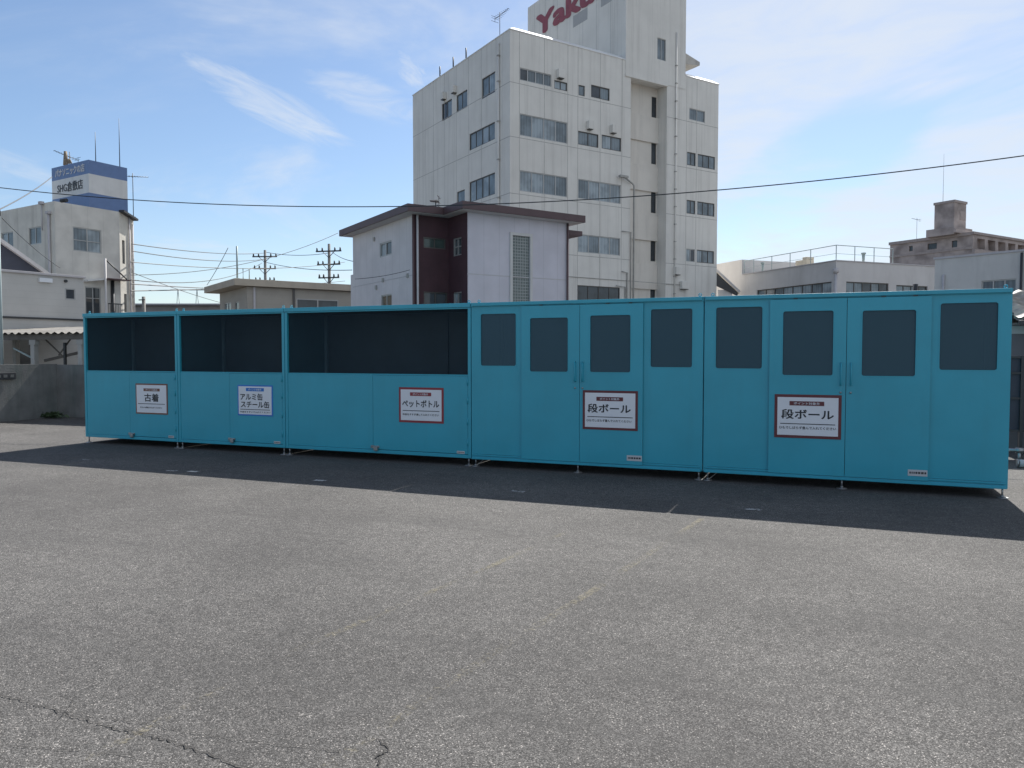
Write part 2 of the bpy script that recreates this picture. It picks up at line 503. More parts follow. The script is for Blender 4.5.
M['crack'] = mat("crack_filler_dark", (0.034, 0.032, 0.030), 0.95)


# ------------------------------------------------------------------ mesh builder
class MB:
    def __init__(s):
        s.bm = bmesh.new()
        s.mats = []

    def mi(s, m):
        m = M[m] if isinstance(m, str) else m
        if m not in s.mats:
            s.mats.append(m)
        return s.mats.index(m)

    def face(s, pts, m):
        f = s.bm.faces.new([s.bm.verts.new(p) for p in pts])
        f.material_index = s.mi(m)
        return f

    def box(s, x0, x1, y0, y1, z0, z1, m, bevel=0.0):
        i = s.mi(m)
        g = bmesh.ops.create_cube(s.bm, size=1.0, matrix=Matrix.Translation(((x0 + x1) / 2, (y0 + y1) / 2, (z0 + z1) / 2))
                                  @ Matrix.Diagonal((abs(x1 - x0), abs(y1 - y0), abs(z1 - z0), 1)))
        vs = set(g['verts'])
        fs = [f for f in {f for v in vs for f in v.link_faces}]
        for f in fs:
            f.material_index = i
        if bevel > 0:
            es = list({e for v in vs for e in v.link_edges})
            r = bmesh.ops.bevel(s.bm, geom=es, offset=bevel, segments=2, affect='EDGES', profile=0.6)
            for f in r['faces']:
                f.material_index = i
        return s

    def fbox(s, fc, u0, u1, d0, d1, z0, z1, m, bevel=0.0):
        """box in facade coordinates: u along the facade, d into the building"""
        if fc == 'F':
            return s.box(u0, u1, d0, d1, z0, z1, m, bevel)
        return s.box(d0, d1, u0, u1, z0, z1, m, bevel)

    def bar(s, a, b, w, h, m):
        """square bar between two points"""
        a, b = Vector(a), Vector(b)
        d = b - a
        q = d.to_track_quat('X', 'Z').to_matrix().to_4x4()
        i = s.mi(m)
        g = bmesh.ops.create_cube(s.bm, size=1.0, matrix=Matrix.Translation((a + b) / 2) @ q @ Matrix.Diagonal((d.length, w, h, 1)))
        for f in {f for v in g['verts'] for f in v.link_faces}:
            f.material_index = i
        return s

    def tube(s, pts, r, m, n=8, r2=None):
        pts = [Vector(p) for p in pts]
        i = s.mi(m)
        rings = []
        for k, p in enumerate(pts):
            d = (pts[min(k + 1, len(pts) - 1)] - pts[max(k - 1, 0)]).normalized()
            ref = Vector((0, 0, 1)) if abs(d.z) < 0.9 else Vector((1, 0, 0))
            ax = d.cross(ref).normalized()
            ay = d.cross(ax)
            rr = r if r2 is None else r + (r2 - r) * k / (len(pts) - 1)
            rings.append([s.bm.verts.new(p + ax * rr * math.cos(2 * math.pi * j / n) + ay * rr * math.sin(2 * math.pi * j / n)) for j in range(n)])
        for a, b in zip(rings, rings[1:]):
            for j in range(n):
                f = s.bm.faces.new((a[j], a[(j + 1) % n], b[(j + 1) % n], b[j]))
                f.material_index = i
                f.smooth = n > 5
        for ring in (rings[0][::-1], rings[-1]):
            f = s.bm.faces.new(ring)
            f.material_index = i
        return s

    def disc(s, c, r, h, m, n=18):
        return s.tube([c, (c[0], c[1], c[2] + h)], r, m, n)

    def prism(s, poly, z0, z1, m, mside=None):
        """closed prism over a plan polygon"""
        i = s.mi(m)
        j = s.mi(mside) if mside else i
        lo = [s.bm.verts.new((x, y, z0)) for x, y in poly]
        hi = [s.bm.verts.new((x, y, z1)) for x, y in poly]
        for f in (s.bm.faces.new(lo[::-1]), s.bm.faces.new(hi)):
            f.material_index = i
        for k in range(len(poly)):
            k2 = (k + 1) % len(poly)
            f = s.bm.faces.new((lo[k], lo[k2], hi[k2], hi[k]))
            f.material_index = j
        return s

    def wall(s, fc, u0, u1, z0, z1, m, holes=(), reveal=0.14, d=0.0, mr=None):
        """facade sheet with real openings and their reveals"""
        P = (lambda u, dd, z: (u, d + dd, z)) if fc == 'F' else (lambda u, dd, z: (d + dd, u, z))
        us = sorted({u0, u1, *[h[0] for h in holes], *[h[1] for h in holes]})
        zs = sorted({z0, z1, *[h[2] for h in holes], *[h[3] for h in holes]})
        us = [u for u in us if u0 <= u <= u1]
        zs = [z for z in zs if z0 <= z <= z1]
        for a, b in zip(us, us[1:]):
            for c, e in zip(zs, zs[1:]):
                um, zm = (a + b) / 2, (c + e) / 2
                if any(h[0] < um < h[1] and h[2] < zm < h[3] for h in holes):
                    continue
                s.face([P(a, 0, c), P(b, 0, c), P(b, 0, e), P(a, 0, e)], m)
        for h in holes:
            a, b, c, e = h[:4]
            r = mr or m
            s.face([P(a, 0, c), P(a, 0, e), P(a, reveal, e), P(a, reveal, c)], r)
            s.face([P(b, 0, c), P(b, 0, e), P(b, reveal, e), P(b, reveal, c)], r)
            s.face([P(a, 0, c), P(b, 0, c), P(b, reveal, c), P(a, reveal, c)], r)
            s.face([P(a, 0, e), P(b, 0, e), P(b, reveal, e), P(a, reveal, e)], r)
        return s

    def text(s, body, box, m, fc='F', d=0.0, ext=0.002, bold=0.0, align='C', keep=True):
        """lettering fitted into box (u0, u1, z0, z1) on a facade; on an 'L' facade the words run towards smaller u"""
        cu = bpy.data.curves.new("lettering", 'FONT')
        cu.body = body
        cu.resolution_u = 3
        ob = bpy.data.objects.new("lettering", cu)
        COL.objects.link(ob)
        dg = bpy.context.evaluated_depsgraph_get()
        me = bpy.data.meshes.new_from_object(ob.evaluated_get(dg))
        vs = [v.co.copy() for v in me.vertices]
        ps = [list(p.vertices) for p in me.polygons]
        bpy.data.objects.remove(ob)
        bpy.data.curves.remove(cu)
        bpy.data.meshes.remove(me)
        xa, xb = min(v.x for v in vs), max(v.x for v in vs)
        ya, yb = min(v.y for v in vs), max(v.y for v in vs)
        u0, u1, z0, z1 = box
        L = abs(u1 - u0)
        sx, sz = L / (xb - xa), (z1 - z0) / (yb - ya)
        i = s.mi(m)
        sgn = 1 if u1 > u0 else -1

        def put(v, dd):
            u = u0 + sgn * (v.x - xa) * sx
            z = z0 + (v.y - ya) * sz
            return (u, dd, z) if fc == 'F' else (dd, u, z)
        if bold > 0:
            # heavier strokes: the same outline again, shifted a little, each copy a hair further out
            for q, (ox, oy) in enumerate(((1, 0), (-1, 0), (0, 1), (0, -1), (.7, .7), (-.7, -.7), (.7, -.7), (-.7, .7))):
                sh = Vector((ox * bold, oy * bold, 0))
                cp = [s.bm.verts.new(put(v + sh, d - ext - 0.00015 * (q + 1))) for v in vs]
                for p in ps:
                    try:
                        s.bm.faces.new([cp[k] for k in p]).material_index = i
                    except ValueError:
                        pass
        bot = [s.bm.verts.new(put(v, d - ext)) for v in vs]
        edges = {}
        for p in ps:
            try:
                f = s.bm.faces.new([bot[k] for k in p])
                f.material_index = i
            except ValueError:
                continue
            for a, b in zip(p, p[1:] + p[:1]):
                key = (min(a, b), max(a, b))
                edges[key] = edges.get(key, 0) + 1
        top = {}
        for (a, b), n in edges.items():
            if n == 1:
                for k in (a, b):
                    if k not in top:
                        top[k] = s.bm.verts.new(put(vs[k], d))
                try:
                    f = s.bm.faces.new((bot[a], bot[b], top[b], top[a]))
                    f.material_index = i
                except ValueError:
                    pass
        return s

    def build(s, name, parent=None, loc=(0, 0, 0), rz=0.0, normals=True):
        me = bpy.data.meshes.new(name)
        if normals:
            bmesh.ops.recalc_face_normals(s.bm, faces=s.bm.faces)
        s.bm.to_mesh(me)
        s.bm.free()
        for m in s.mats:
            me.materials.append(m)
        o = bpy.data.objects.new(name, me)
        COL.objects.link(o)
        o.location = loc
        o.rotation_euler = (0, 0, rz)
        if parent:
            o.parent = parent
        return o


def tag(o, label=None, cat=None, group=None, kind=None):
    if label: o['label'] = label
    if cat: o['category'] = cat
    if group: o['group'] = group
    if kind: o['kind'] = kind
    return o


def thing(name, loc, rz, label, cat, group=None):
    o = bpy.data.objects.new(name, None)
    o.empty_display_size = 0.3
    COL.objects.link(o)
    o.location = loc
    o.rotation_euler = (0, 0, rz)
    return tag(o, label, cat, group)


# ------------------------------------------------------------------ the ground
def plane_grid(x0, x1, y0, y1, z, m, n=1):
    b = MB()
    b.face([(x0, y0, z), (x1, y0, z), (x1, y1, z), (x0, y1, z)], m)
    return b
tag(plane_grid(-900, 900, -200, 1500, 0, 'asphalt').build('ground'), kind='structure')


def ribbon(name, pts, w, z, m, jit=0.0, sub=1):
    P = []
    for a, b in zip(pts, pts[1:]):
        for k in range(sub):
            f = k / sub
            P.append((a[0] + (b[0] - a[0]) * f, a[1] + (b[1] - a[1]) * f))
    P.append(pts[-1])
    b = MB()
    L, R = [], []
    for k, p in enumerate(P):
        q0, q1 = P[max(0, k - 1)], P[min(len(P) - 1, k + 1)]
        d = Vector((q1[0] - q0[0], q1[1] - q0[1])).normalized()
        n = Vector((-d.y, d.x))
        o = random.uniform(-jit, jit)
        ww = w * (random.uniform(0.35, 1.3) if jit else 1.0) * (0.3 if jit and k in (0, len(P) - 1) else 1)
        c = Vector(p) + n * o
        L.append(b.bm.verts.new((*(c + n * ww / 2), z)))
        R.append(b.bm.verts.new((*(c - n * ww / 2), z)))
    i = b.mi(m)
    for k in range(len(P) - 1):
        b.bm.faces.new((R[k], R[k + 1], L[k + 1], L[k])).material_index = i
    return tag(b.build(name), kind='structure')


ribbon('parking_line_and_sun_streak', [(-2.80, 2.2), (-2.77, 2.9), (-2.74, 3.5), (-2.60, 4.3), (-2.42, 5.3), (-2.2, 6.8)], 0.06, 0.004, 'yellow_line')
ribbon('parking_line_and_sun_streak', [(-1.86, 2.3), (-1.76, 3.3), (-1.63, 4.2), (-1.45, 5.3), (-1.27, 6.6), (-1.08, 7.9)], 0.065, 0.004, 'yellow_line')
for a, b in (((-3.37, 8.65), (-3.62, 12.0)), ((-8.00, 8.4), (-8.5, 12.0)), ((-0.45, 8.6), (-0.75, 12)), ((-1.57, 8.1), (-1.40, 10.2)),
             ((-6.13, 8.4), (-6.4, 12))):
    ribbon('parking_line_and_sun_streak', [a, b], 0.10, 0.004, 'white_line_sun_streak')  # those at the shelter joints paint sun leaking through the gaps
for x, y in ((-10.80, 8.64), (-8.62, 8.27), (-8.28, 8.33), (-6.13, 8.37), (-3.39, 8.60), (-0.63, 8.56)):
    ribbon('parking_mark', [(x - 0.085, y), (x + 0.085, y)], 0.09, 0.008, 'white_mark')
ribbon('asphalt_crack', [(-4.6, 2.52), (-3.74, 2.49), (-3.3, 2.47), (-2.89, 2.45), (-2.63, 2.46), (-2.02, 2.40), (-1.5, 2.30)], 0.0065, 0.006, 'crack', 0.012, 22)
ribbon('asphalt_crack', [(-3.32, 2.47), (-2.8, 2.54), (-2.5, 2.55), (-2.22, 2.60), (-1.85, 2.66)], 0.0032, 0.006, 'crack', 0.010, 20)
ribbon('asphalt_crack', [(-3.36, 2.60), (-3.30, 2.52), (-3.22, 2.40)], 0.004, 0.007, 'crack', 0.006, 8)
ribbon('asphalt_crack', [(-1.78, 2.82), (-1.68, 2.76), (-1.69, 2.68), (-1.62, 2.60), (-1.60, 2.4)], 0.009, 0.006, 'crack', 0.008, 8)
ribbon('asphalt_crack', [(-3.62, 2.02), (-3.1, 2.20), (-2.6, 2.32)], 0.0035, 0.006, 'crack', 0.010, 16)

# ------------------------------------------------------------------ the recycling shelters
FRONT_Y, DEPTH, TOP, BOT = 10.342, 1.12, 2.45, 0.115
XJ = (-12.92, -10.595, -8.25, -4.824, -1.414, 2.049)
GROUP_SH = 'teal recycling shelters standing in one row'


def foot(parent, x, y, brace=0):
    b = MB()
    b.disc((x, y, 0.0), 0.062, 0.010, 'steel')
    b.disc((x, y, 0.010), 0.022, 0.022, 'steel', 6)
    b.tube([(x, y, 0.03), (x, y, BOT + 0.004)], 0.011, 'steel', 8)
    if brace:
        b.bar((x + 0.02, y + 0.01, 0.02), (x + 0.13, y + 0.03, BOT), 0.018, 0.005, 'steel')
    return b.build('levelling_foot', parent)


def eye_bolt(parent, x, y):
    b = MB()
    b.disc((x, y, TOP + 0.001), 0.022, 0.012, 'teal', 6)
    pts = [(x + 0.018 * math.sin(a), y, TOP + 0.028 + -0.018 * math.cos(a)) for a in [2 * math.pi * k / 14 for k in range(15)]]
    b.tube(pts, 0.006, 'teal', 6)
    return b.build('lifting_eye', parent)


def sign(parent, u0, u1, z0, z1, yf, border, banner, lines, small, bw=0.028, ban=None, sep=None, label=None, banner_text='ポイント対象外', sm=None):
    b = MB()
    b.box(u0, u1, yf - 0.006, yf, z0, z1, border, 0.001)
    b.box(u0 + bw, u1 - bw, yf - 0.009, yf - 0.0065, z0 + bw, z1 - bw, 'white_plate')
    b.box(ban[0], ban[1], yf - 0.011, yf - 0.0095, ban[2], ban[3], banner)
    b.box(u0 + bw + 0.035, u1 - bw - 0.035, yf - 0.011, yf - 0.0095, sep - 0.005, sep + 0.005, 'ink')
    o = b.build('sign', parent)
    if label: o['label'] = label
    for txt, bx in lines:
        t = MB()
        t.text(txt, bx, 'ink', d=yf - 0.0095, ext=0.0012, bold=0.022)
        t.build('lettering', o, normals=False)
    t = MB()
    t.text(small[0], small[1], 'ink', d=yf - 0.0095, ext=0.0012, bold=0.010)
    t.build('lettering', o, normals=False)
    t = MB()
    h = (ban[3] - ban[2])
    t.text(banner_text, (ban[0] + 0.05, ban[1] - 0.05, ban[2] + h * 0.2, ban[3] - h * 0.2), 'white_plate', d=yf - 0.0115, ext=0.001, bold=0.01)
    t.build('lettering', o, normals=False)
    return o


def sticker(parent, x0, z0, yf, w=0.16, h=0.07):
    b = MB()
    b.box(x0, x0 + w, yf - 0.003, yf, z0, z0 + h, 'sticker')
    k = x0 + w * 0.08
    while k < x0 + w * 0.9:
        ww = random.uniform(0.05, 0.14) * w
        b.box(k, min(k + ww, x0 + w * 0.94), yf - 0.0045, yf - 0.0032, z0 + h * 0.35, z0 + h * 0.68, 'dark_metal')
        k += ww + 0.008
    return b.build('maker_plate', parent)


def shell(parent, w, dark):
    """roof, floor, sides, back and corner posts common to all shelters"""
    b = MB()
    b.box(0.006, w - 0.006, 0.0, DEPTH, TOP - 0.030, TOP - 0.004, 'teal', 0.003)                    # roof sheet
    b.box(0.002, w - 0.002, -0.018, 0.010, TOP - 0.062, TOP, 'teal', 0.004)                          # front eave
    b.box(0.002, 0.012, 0.012, DEPTH, TOP - 0.062, TOP, 'teal')
    b.box(w - 0.012, w - 0.002, 0.012, DEPTH, TOP - 0.062, TOP, 'teal')
    b.box(0.03, w - 0.03, 0.0455, DEPTH - 0.016, TOP - 0.066, TOP - 0.0305, 'shade_liner')  # dark sheet added so the roof underside reads as shaded
    b.build('roof', parent)
    b = MB()
    b.box(0.03, w - 0.03, 0.03, DEPTH - 0.03, BOT + 0.02, BOT + 0.045, 'shade_liner')
    b.build('floor_panel', parent)
    inn = 'shade_liner' if dark else 'teal_shade'
    for x0, x1, i0, i1 in ((0.008, 0.016, 0.016, 0.026), (w - 0.016, w - 0.008, w - 0.026, w - 0.016)):
        b = MB()
        b.box(x0, x1, 0.05, DEPTH, BOT, TOP - 0.064, 'teal')
        b.box(i0, i1, 0.06, DEPTH - 0.014, BOT + 0.05, TOP - 0.066, 'teal_shade')
        b.build('side_panel', parent)
    b = MB()
    b.box(0.017, w - 0.017, DEPTH - 0.006, DEPTH, BOT, TOP - 0.034, 'teal')
    b.box(0.027, w - 0.027, DEPTH - 0.014, DEPTH - 0.0065, BOT + 0.05, TOP - 0.068, 'shade_liner')
    b.build('back_panel', parent)
    b = MB()
    for x in (0.003, w - 0.053):
        b.box(x, x + 0.05, -0.004, 0.046, BOT, TOP - 0.064, 'teal', 0.004)
    b.box(0.028, 0.078, DEPTH - 0.06, DEPTH - 0.016, BOT + 0.05, TOP - 0.07, 'stud')
    b.box(w - 0.078, w - 0.028, DEPTH - 0.06, DEPTH - 0.016, BOT + 0.05, TOP - 0.07, 'stud')
    b.box(0.054, w - 0.054, -0.002, 0.044, BOT, BOT + 0.055, 'teal', 0.004)                          # bottom rail
    b.box(0.054, w - 0.054, 0.000, 0.044, TOP - 0.085, TOP - 0.0635, 'teal', 0.003)
    b.build('frame', parent)
    for x in (0.10, w - 0.06):
        eye_bolt(parent, x, 0.06)


def open_shelter(x, w, label, sg, latch_x):
    t = thing('recycling_shelter', (x, FRONT_Y, 0), 0, label, 'recycling shelter', GROUP_SH)
    shell(t, w, True)
    zt = 1.355
    mid = w * 0.497
    b = MB()
    b.box(0.054, mid - 0.003, 0.004, 0.030, BOT + 0.058, zt, 'teal', 0.003)
    b.box(0.054, mid - 0.003, 0.031, 0.036, BOT + 0.06, zt - 0.01, 'teal_shade')
    b.build('front_panel', t)
    d = MB()
    d.box(mid + 0.003, w - 0.058, 0.000, 0.028, BOT + 0.062, zt - 0.002, 'teal', 0.003)
    d = d.build('door', t)
    for z in (0.30, 0.62, 0.94, 1.22):
        h = MB()
        h.tube([(w - 0.056, -0.008, z), (w - 0.056, -0.008, z + 0.10)], 0.010, 'teal', 8)
        h.build('hinge', d)
    l = MB()
    l.box(mid + 0.03, mid + 0.115, -0.012, -0.001, 0.20, 0.235, 'steel', 0.002)
    l.box(mid - 0.035, mid + 0.02, -0.012, 0.003, 0.195, 0.24, 'steel', 0.002)
    l.tube([(mid + 0.04, -0.018, 0.218), (mid - 0.03, -0.018, 0.218)], 0.007, 'steel', 8)
    l.tube([(mid + 0.07, -0.012, 0.212), (mid + 0.07, -0.035, 0.19), (mid + 0.07, -0.035, 0.150)], 0.014, 'steel', 8)
    l.box(mid + 0.035, mid + 0.105, -0.05, -0.02, 0.16, 0.225, 'steel', 0.006)
    l.build('latch', t)
    # net frame across the opening and an inner stiffener
    n = MB()
    n.box(0.054, w - 0.054, 0.012, 0.030, zt + 0.0015, zt + 0.022, 'teal', 0.002)
    n.box(w * 0.72, w * 0.72 + 0.03, DEPTH - 0.045, DEPTH - 0.0145, BOT + 0.05, TOP - 0.07, 'shade_liner')
    n.build('inner_stay', t)
    n = MB()
    n.box(0.056, w - 0.056, 0.034, 0.036, zt + 0.004, TOP - 0.087, 'net')  # added net that evens out the shade behind the opening
    n.build('net', t)
    sg(t)
    sticker(t, w - 0.24, BOT + 0.065 - 0.0, -0.0005, 0.13, 0.04)
    for fx in (0.06, w - 0.05):
        foot(t, fx, 0.025)
        foot(t, fx, DEPTH - 0.05)
    return t


def closed_shelter(x, w, label, sg, sticker_x, sp, wins, handles):
    t = thing('recycling_shelter', (x, FRONT_Y, 0), 0, label, 'recycling shelter', GROUP_SH)
    shell(t, w, False)
    z0, z1 = BOT + 0.078, TOP - 0.088
    r = MB()
    r.box(0.02, w - 0.02, -0.030, -0.003, BOT + 0.004, BOT + 0.040, 'teal', 0.005)     # door track, lower
    r.box(0.02, w - 0.02, -0.046, -0.031, BOT + 0.000, BOT + 0.022, 'teal', 0.004)
    r.box(0.02, w - 0.02, -0.020, -0.003, BOT + 0.052, BOT + 0.075, 'teal', 0.004)
    r.build('door_track', t)
    r = MB()
    r.box(0.02, w - 0.02, -0.044, -0.019, TOP - 0.050, TOP - 0.002, 'teal', 0.004)     # header
    r.build('door_track', t)

    def leaf(name, a, b, yf, za, zb, win, mids=()):
        m = MB()
        u0, u1, q0, q1 = win
        m.wall('F', a, b, za, zb, 'teal', [(u0, u1, q0, q1)], 0.022, yf)
        m.box(a, b, yf + 0.0225, yf + 0.026, za, q0, 'teal_shade')
        m.box(a, b, yf + 0.0225, yf + 0.026, q1, zb, 'teal_shade')
        m.box(a, u0, yf + 0.0225, yf + 0.026, q0, q1, 'teal_shade')
        m.box(u1, b, yf + 0.0225, yf + 0.026, q0, q1, 'teal_shade')
        for (p, q, c, e) in ((a, b, za, None), (a, b, zb, None)):
            m.face([(p, yf, c), (q, yf, c), (q, yf + 0.022, c), (p, yf + 0.022, c)], 'teal')
        for p in (a, b):
            m.face([(p, yf, za), (p, yf, zb), (p, yf + 0.022, zb), (p, yf + 0.022, za)], 'teal')
        o = m.build(name, t)
        k = MB()
        k.box(u0 + 0.001, u1 - 0.001, yf + 0.010, yf + 0.012, q0 + 0.001, q1 - 0.001, 'mesh')
        k.build('mesh_window', o)
        g = MB()
        e = 0.012
        for (c0, c1, c2, c3) in ((u0 - e, u1 + e, q0 - e, q0), (u0 - e, u1 + e, q1, q1 + e), (u0 - e, u0, q0, q1), (u1, u1 + e, q0, q1)):
            g.box(c0, c1, yf - 0.0035, yf + 0.004, c2, c3, 'teal')
        for cx, cz, sx, sz in ((u0, q0, 1, 1), (u1, q0, -1, 1), (u1, q1, -1, -1), (u0, q1, 1, -1)):
            R = 0.028                                           # rounded corners of the opening
            arc = [(cx + sx * R * (1 - math.cos(t_)), cz + sz * R * (1 - math.sin(t_))) for t_ in [math.pi / 2 * q / 6 for q in range(7)]]
            for yy in (yf - 0.0035, yf + 0.004):
                g.face([(cx, yy, cz)] + [(p, yy, q) for p, q in arc], 'teal')
            for p, q in zip(arc, arc[1:]):
                g.face([(p[0], yf - 0.0035, p[1]), (q[0], yf - 0.0035, q[1]), (q[0], yf + 0.004, q[1]), (p[0], yf + 0.004, p[1])], 'teal')
        g.build('window_trim', o)
        return o
    s0, s1, s2 = sp
    leaf('fixed_panel', 0.010, s0 + 0.03, -0.0075, z0, z1 + 0.036, wins[0])
    leaf('fixed_panel', s2 - 0.03, w - 0.010, -0.0075, z0, z1 + 0.036, wins[3])
    d1 = leaf('door', s0, s1 - 0.003, -0.040, BOT + 0.045, TOP - 0.068, wins[1])
    d2 = leaf('door', s1 + 0.003, s2, -0.040, BOT + 0.045, TOP - 0.068, wins[2])
    for o, hx in ((d1, handles[0]), (d2, handles[1])):
        h = MB()
        h.tube([(hx, -0.041, 1.575), (hx, -0.075, 1.575), (hx, -0.075, 1.30), (hx, -0.041, 1.30)], 0.009, 'teal', 8)
        h.disc((hx, -0.045, 1.20), 0.012, 0.02, 'steel', 8)
        h.build('handle', o)
    for hx in (s0 + 0.28, s1 + 0.38, s2 - 0.2):
        b = MB()
        b.box(hx, hx + 0.05, -0.049, -0.0405, TOP - 0.067, TOP - 0.055, 'dark_metal')
        b.build('roller_bracket', t)
    sg(t)
    sticker(t, sticker_x, 0.215, -0.0405, 0.21, 0.075)
    foot(t, 0.06, 0.025, 1)
    foot(t, w * 0.49, 0.0)
    foot(t, w - 0.05, 0.025)
    for fx in (0.06, w - 0.05):
        foot(t, fx, DEPTH - 0.05)
    return t


def sg1(t):
    sign(t, 1.31, 2.08, 0.595, 1.15, -0.0005, 'brown_sign', 'brown_sign', [('古着', (1.53, 1.87, 0.825, 0.965))],
         ('きれいな物だけ入れてください', (1.42, 1.95, 0.70, 0.73)), 0.026, (1.51, 1.90, 1.012, 1.062), 0.782, 'white sign with brown border for old clothes')


def sg2(t):
    sign(t, 1.345, 2.09, 0.635, 1.16, -0.0005, 'blue', 'blue', [('アルミ缶', (1.41, 1.88, 0.905, 1.015)), ('スチール缶', (1.42, 2.02, 0.775, 0.885))],
         ('中身をすすいで入れてください', (1.40, 2.04, 0.685, 0.715)), 0.024, (1.53, 1.91, 1.055, 1.11), 0.742, 'white sign with blue border for cans')


def sg3(t):
    sign(t, 2.18, 2.96, 0.625, 1.172, -0.0005, 'red', 'red', [('ペットボトル', (2.245, 2.885, 0.865, 0.975))],
         ('中身をすすぎ潰して入れてください', (2.25, 2.88, 0.735, 0.768)), 0.034, (2.38, 2.75, 1.04, 1.095), 0.81, 'white sign with red border for plastic bottles')


def sg4(t):
    sign(t, 1.75, 2.535, 0.63, 1.18, -0.0405, 'maroon', 'maroon', [('段ボール', (1.825, 2.435, 0.87, 0.99))],
         ('ひもでしばらず畳んで入れてください', (1.81, 2.45, 0.742, 0.776)), 0.034, (1.95, 2.33, 1.035, 1.09), 0.81, 'white sign with maroon border for cardboard')


def sg5(t):
    sign(t, 0.90, 1.69, 0.62, 1.175, -0.0405, 'maroon', 'maroon', [('段ボール', (0.985, 1.60, 0.865, 0.985))],
         ('ひもでしばらず畳んで入れてください', (0.96, 1.63, 0.735, 0.77)), 0.036, (1.08, 1.49, 1.035, 1.09), 0.802, 'white sign with maroon border for cardboard')


W = [b - a - 0.005 for a, b in zip(XJ, XJ[1:])]
W[4] += 0.03
open_shelter(XJ[0], W[0], 'open teal shelter with the brown bordered sign for old clothes', sg1, 0)
open_shelter(XJ[1], W[1], 'open teal shelter with the blue bordered sign for cans', sg2, 0)
open_shelter(XJ[2], W[2], 'wide open teal shelter with the bright red bordered sign for plastic bottles', sg3, 0)
closed_shelter(XJ[3], W[3], 'closed teal cardboard shelter next to the wide open one, sign on its right hand door', sg4, 2.385,
               (0.82, 1.70, 2.60), ((0.16, 0.72, 1.515, 2.28), (0.955, 1.525, 1.435, 2.205), (1.855, 2.425, 1.435, 2.225), (2.70, 3.255, 1.51, 2.295)), (1.635, 1.745))
closed_shelter(XJ[4], W[4], 'closed teal cardboard shelter ending the row, its sign on the left hand door', sg5, 2.44,
               (0.83, 1.735, 2.66), ((0.155, 0.735, 1.50, 2.30), (0.99, 1.58, 1.42, 2.23), (1.91, 2.495, 1.42, 2.22), (2.755, 3.345, 1.50, 2.29)), (1.675, 1.79))


# ------------------------------------------------------------------ building helpers
def window(parent, fc, u0, u1, z0, z1, n=2, d=0.10, fm='frame_al', gm='glass', fw=0.05, d0=0.0, rail=None, name='window'):
    b = MB()
    D = d0 + d
    a0, a1 = D - 0.03, D + 0.03
    b.fbox(fc, u0, u1, a0, a1, z0, z0 + fw, fm)
    b.fbox(fc, u0, u1, a0, a1, z1 - fw, z1, fm)
    for k in range(n + 1):
        c = u0 + (u1 - u0) * k / n
        c0 = min(max(c - fw / 2, u0), u1 - fw)
        b.fbox(fc, c0, c0 + fw, a0, a1, z0 + fw, z1 - fw, fm)
    if rail:
        b.fbox(fc, u0 + fw, u1 - fw, a0 + 0.005, a1 - 0.005, rail - 0.02, rail + 0.02, fm)
    o = b.build(name, parent)
    g = MB()
    for k in range(n):
        c0, c1 = u0 + (u1 - u0) * k / n, u0 + (u1 - u0) * (k + 1) / n
        jd = 0.012 * (k % 2)
        g.fbox(fc, c0 + 0.001, c1 - 0.001, D + 0.002 + jd, D + 0.010 + jd, z0 + 0.002, z1 - 0.002, random.choice(gm) if isinstance(gm, (list, tuple)) else gm)
    g.build('pane', o)
    return o


def holes_of(ws, fc):
    return [(w[1], w[2], w[3], w[4]) for w in ws if w[0] == fc]


def antenna(loc, h, label, kind='yagi', rz=0.0, mat_='dark_metal', group=None):
    t = thing('tv_antenna' if kind != 'whip' else 'whip_antenna', loc, rz, label, 'antenna', group)
    b = MB()
    b.tube([(0, 0, 0), (0, 0, h)], 0.022 if kind != 'whip' else 0.03, mat_, 6, 0.022 if kind != 'whip' else 0.012)
    b.box(-0.1, 0.1, -0.1, 0.1, 0, 0.04, mat_)
    b.build('mast', t)
    if kind == 'yagi':
        b = MB()
        L = min(h * 0.62, 1.25)
        b.tube([(-L * 0.75, 0, h * 0.97), (L * 0.45, 0, h * 0.90)], 0.018, mat_, 6)
        b.build('boom', t)
        b = MB()
        for k in range(9):
            f = k / 8
            x = -L * 0.72 + f * L * 1.1
            e = 0.12 + 0.20 * f
            zz = h * 0.97 - 0.07 * h * (x + L * 0.75) / (L * 1.2)
            b.tube([(x, -e, zz), (x, e, zz)], 0.010, mat_, 5)
        for zz in (-0.16, 0.16):
            b.tube([(L * 0.42, -0.3, h * 0.9 + zz), (L * 0.42, 0.3, h * 0.9 + zz)], 0.012, mat_, 5)
        b.tube([(L * 0.42, 0, h * 0.9 - 0.2), (L * 0.42, 0, h * 0.9 + 0.2)], 0.012, mat_, 5)
        b.build('element', t)
    return t


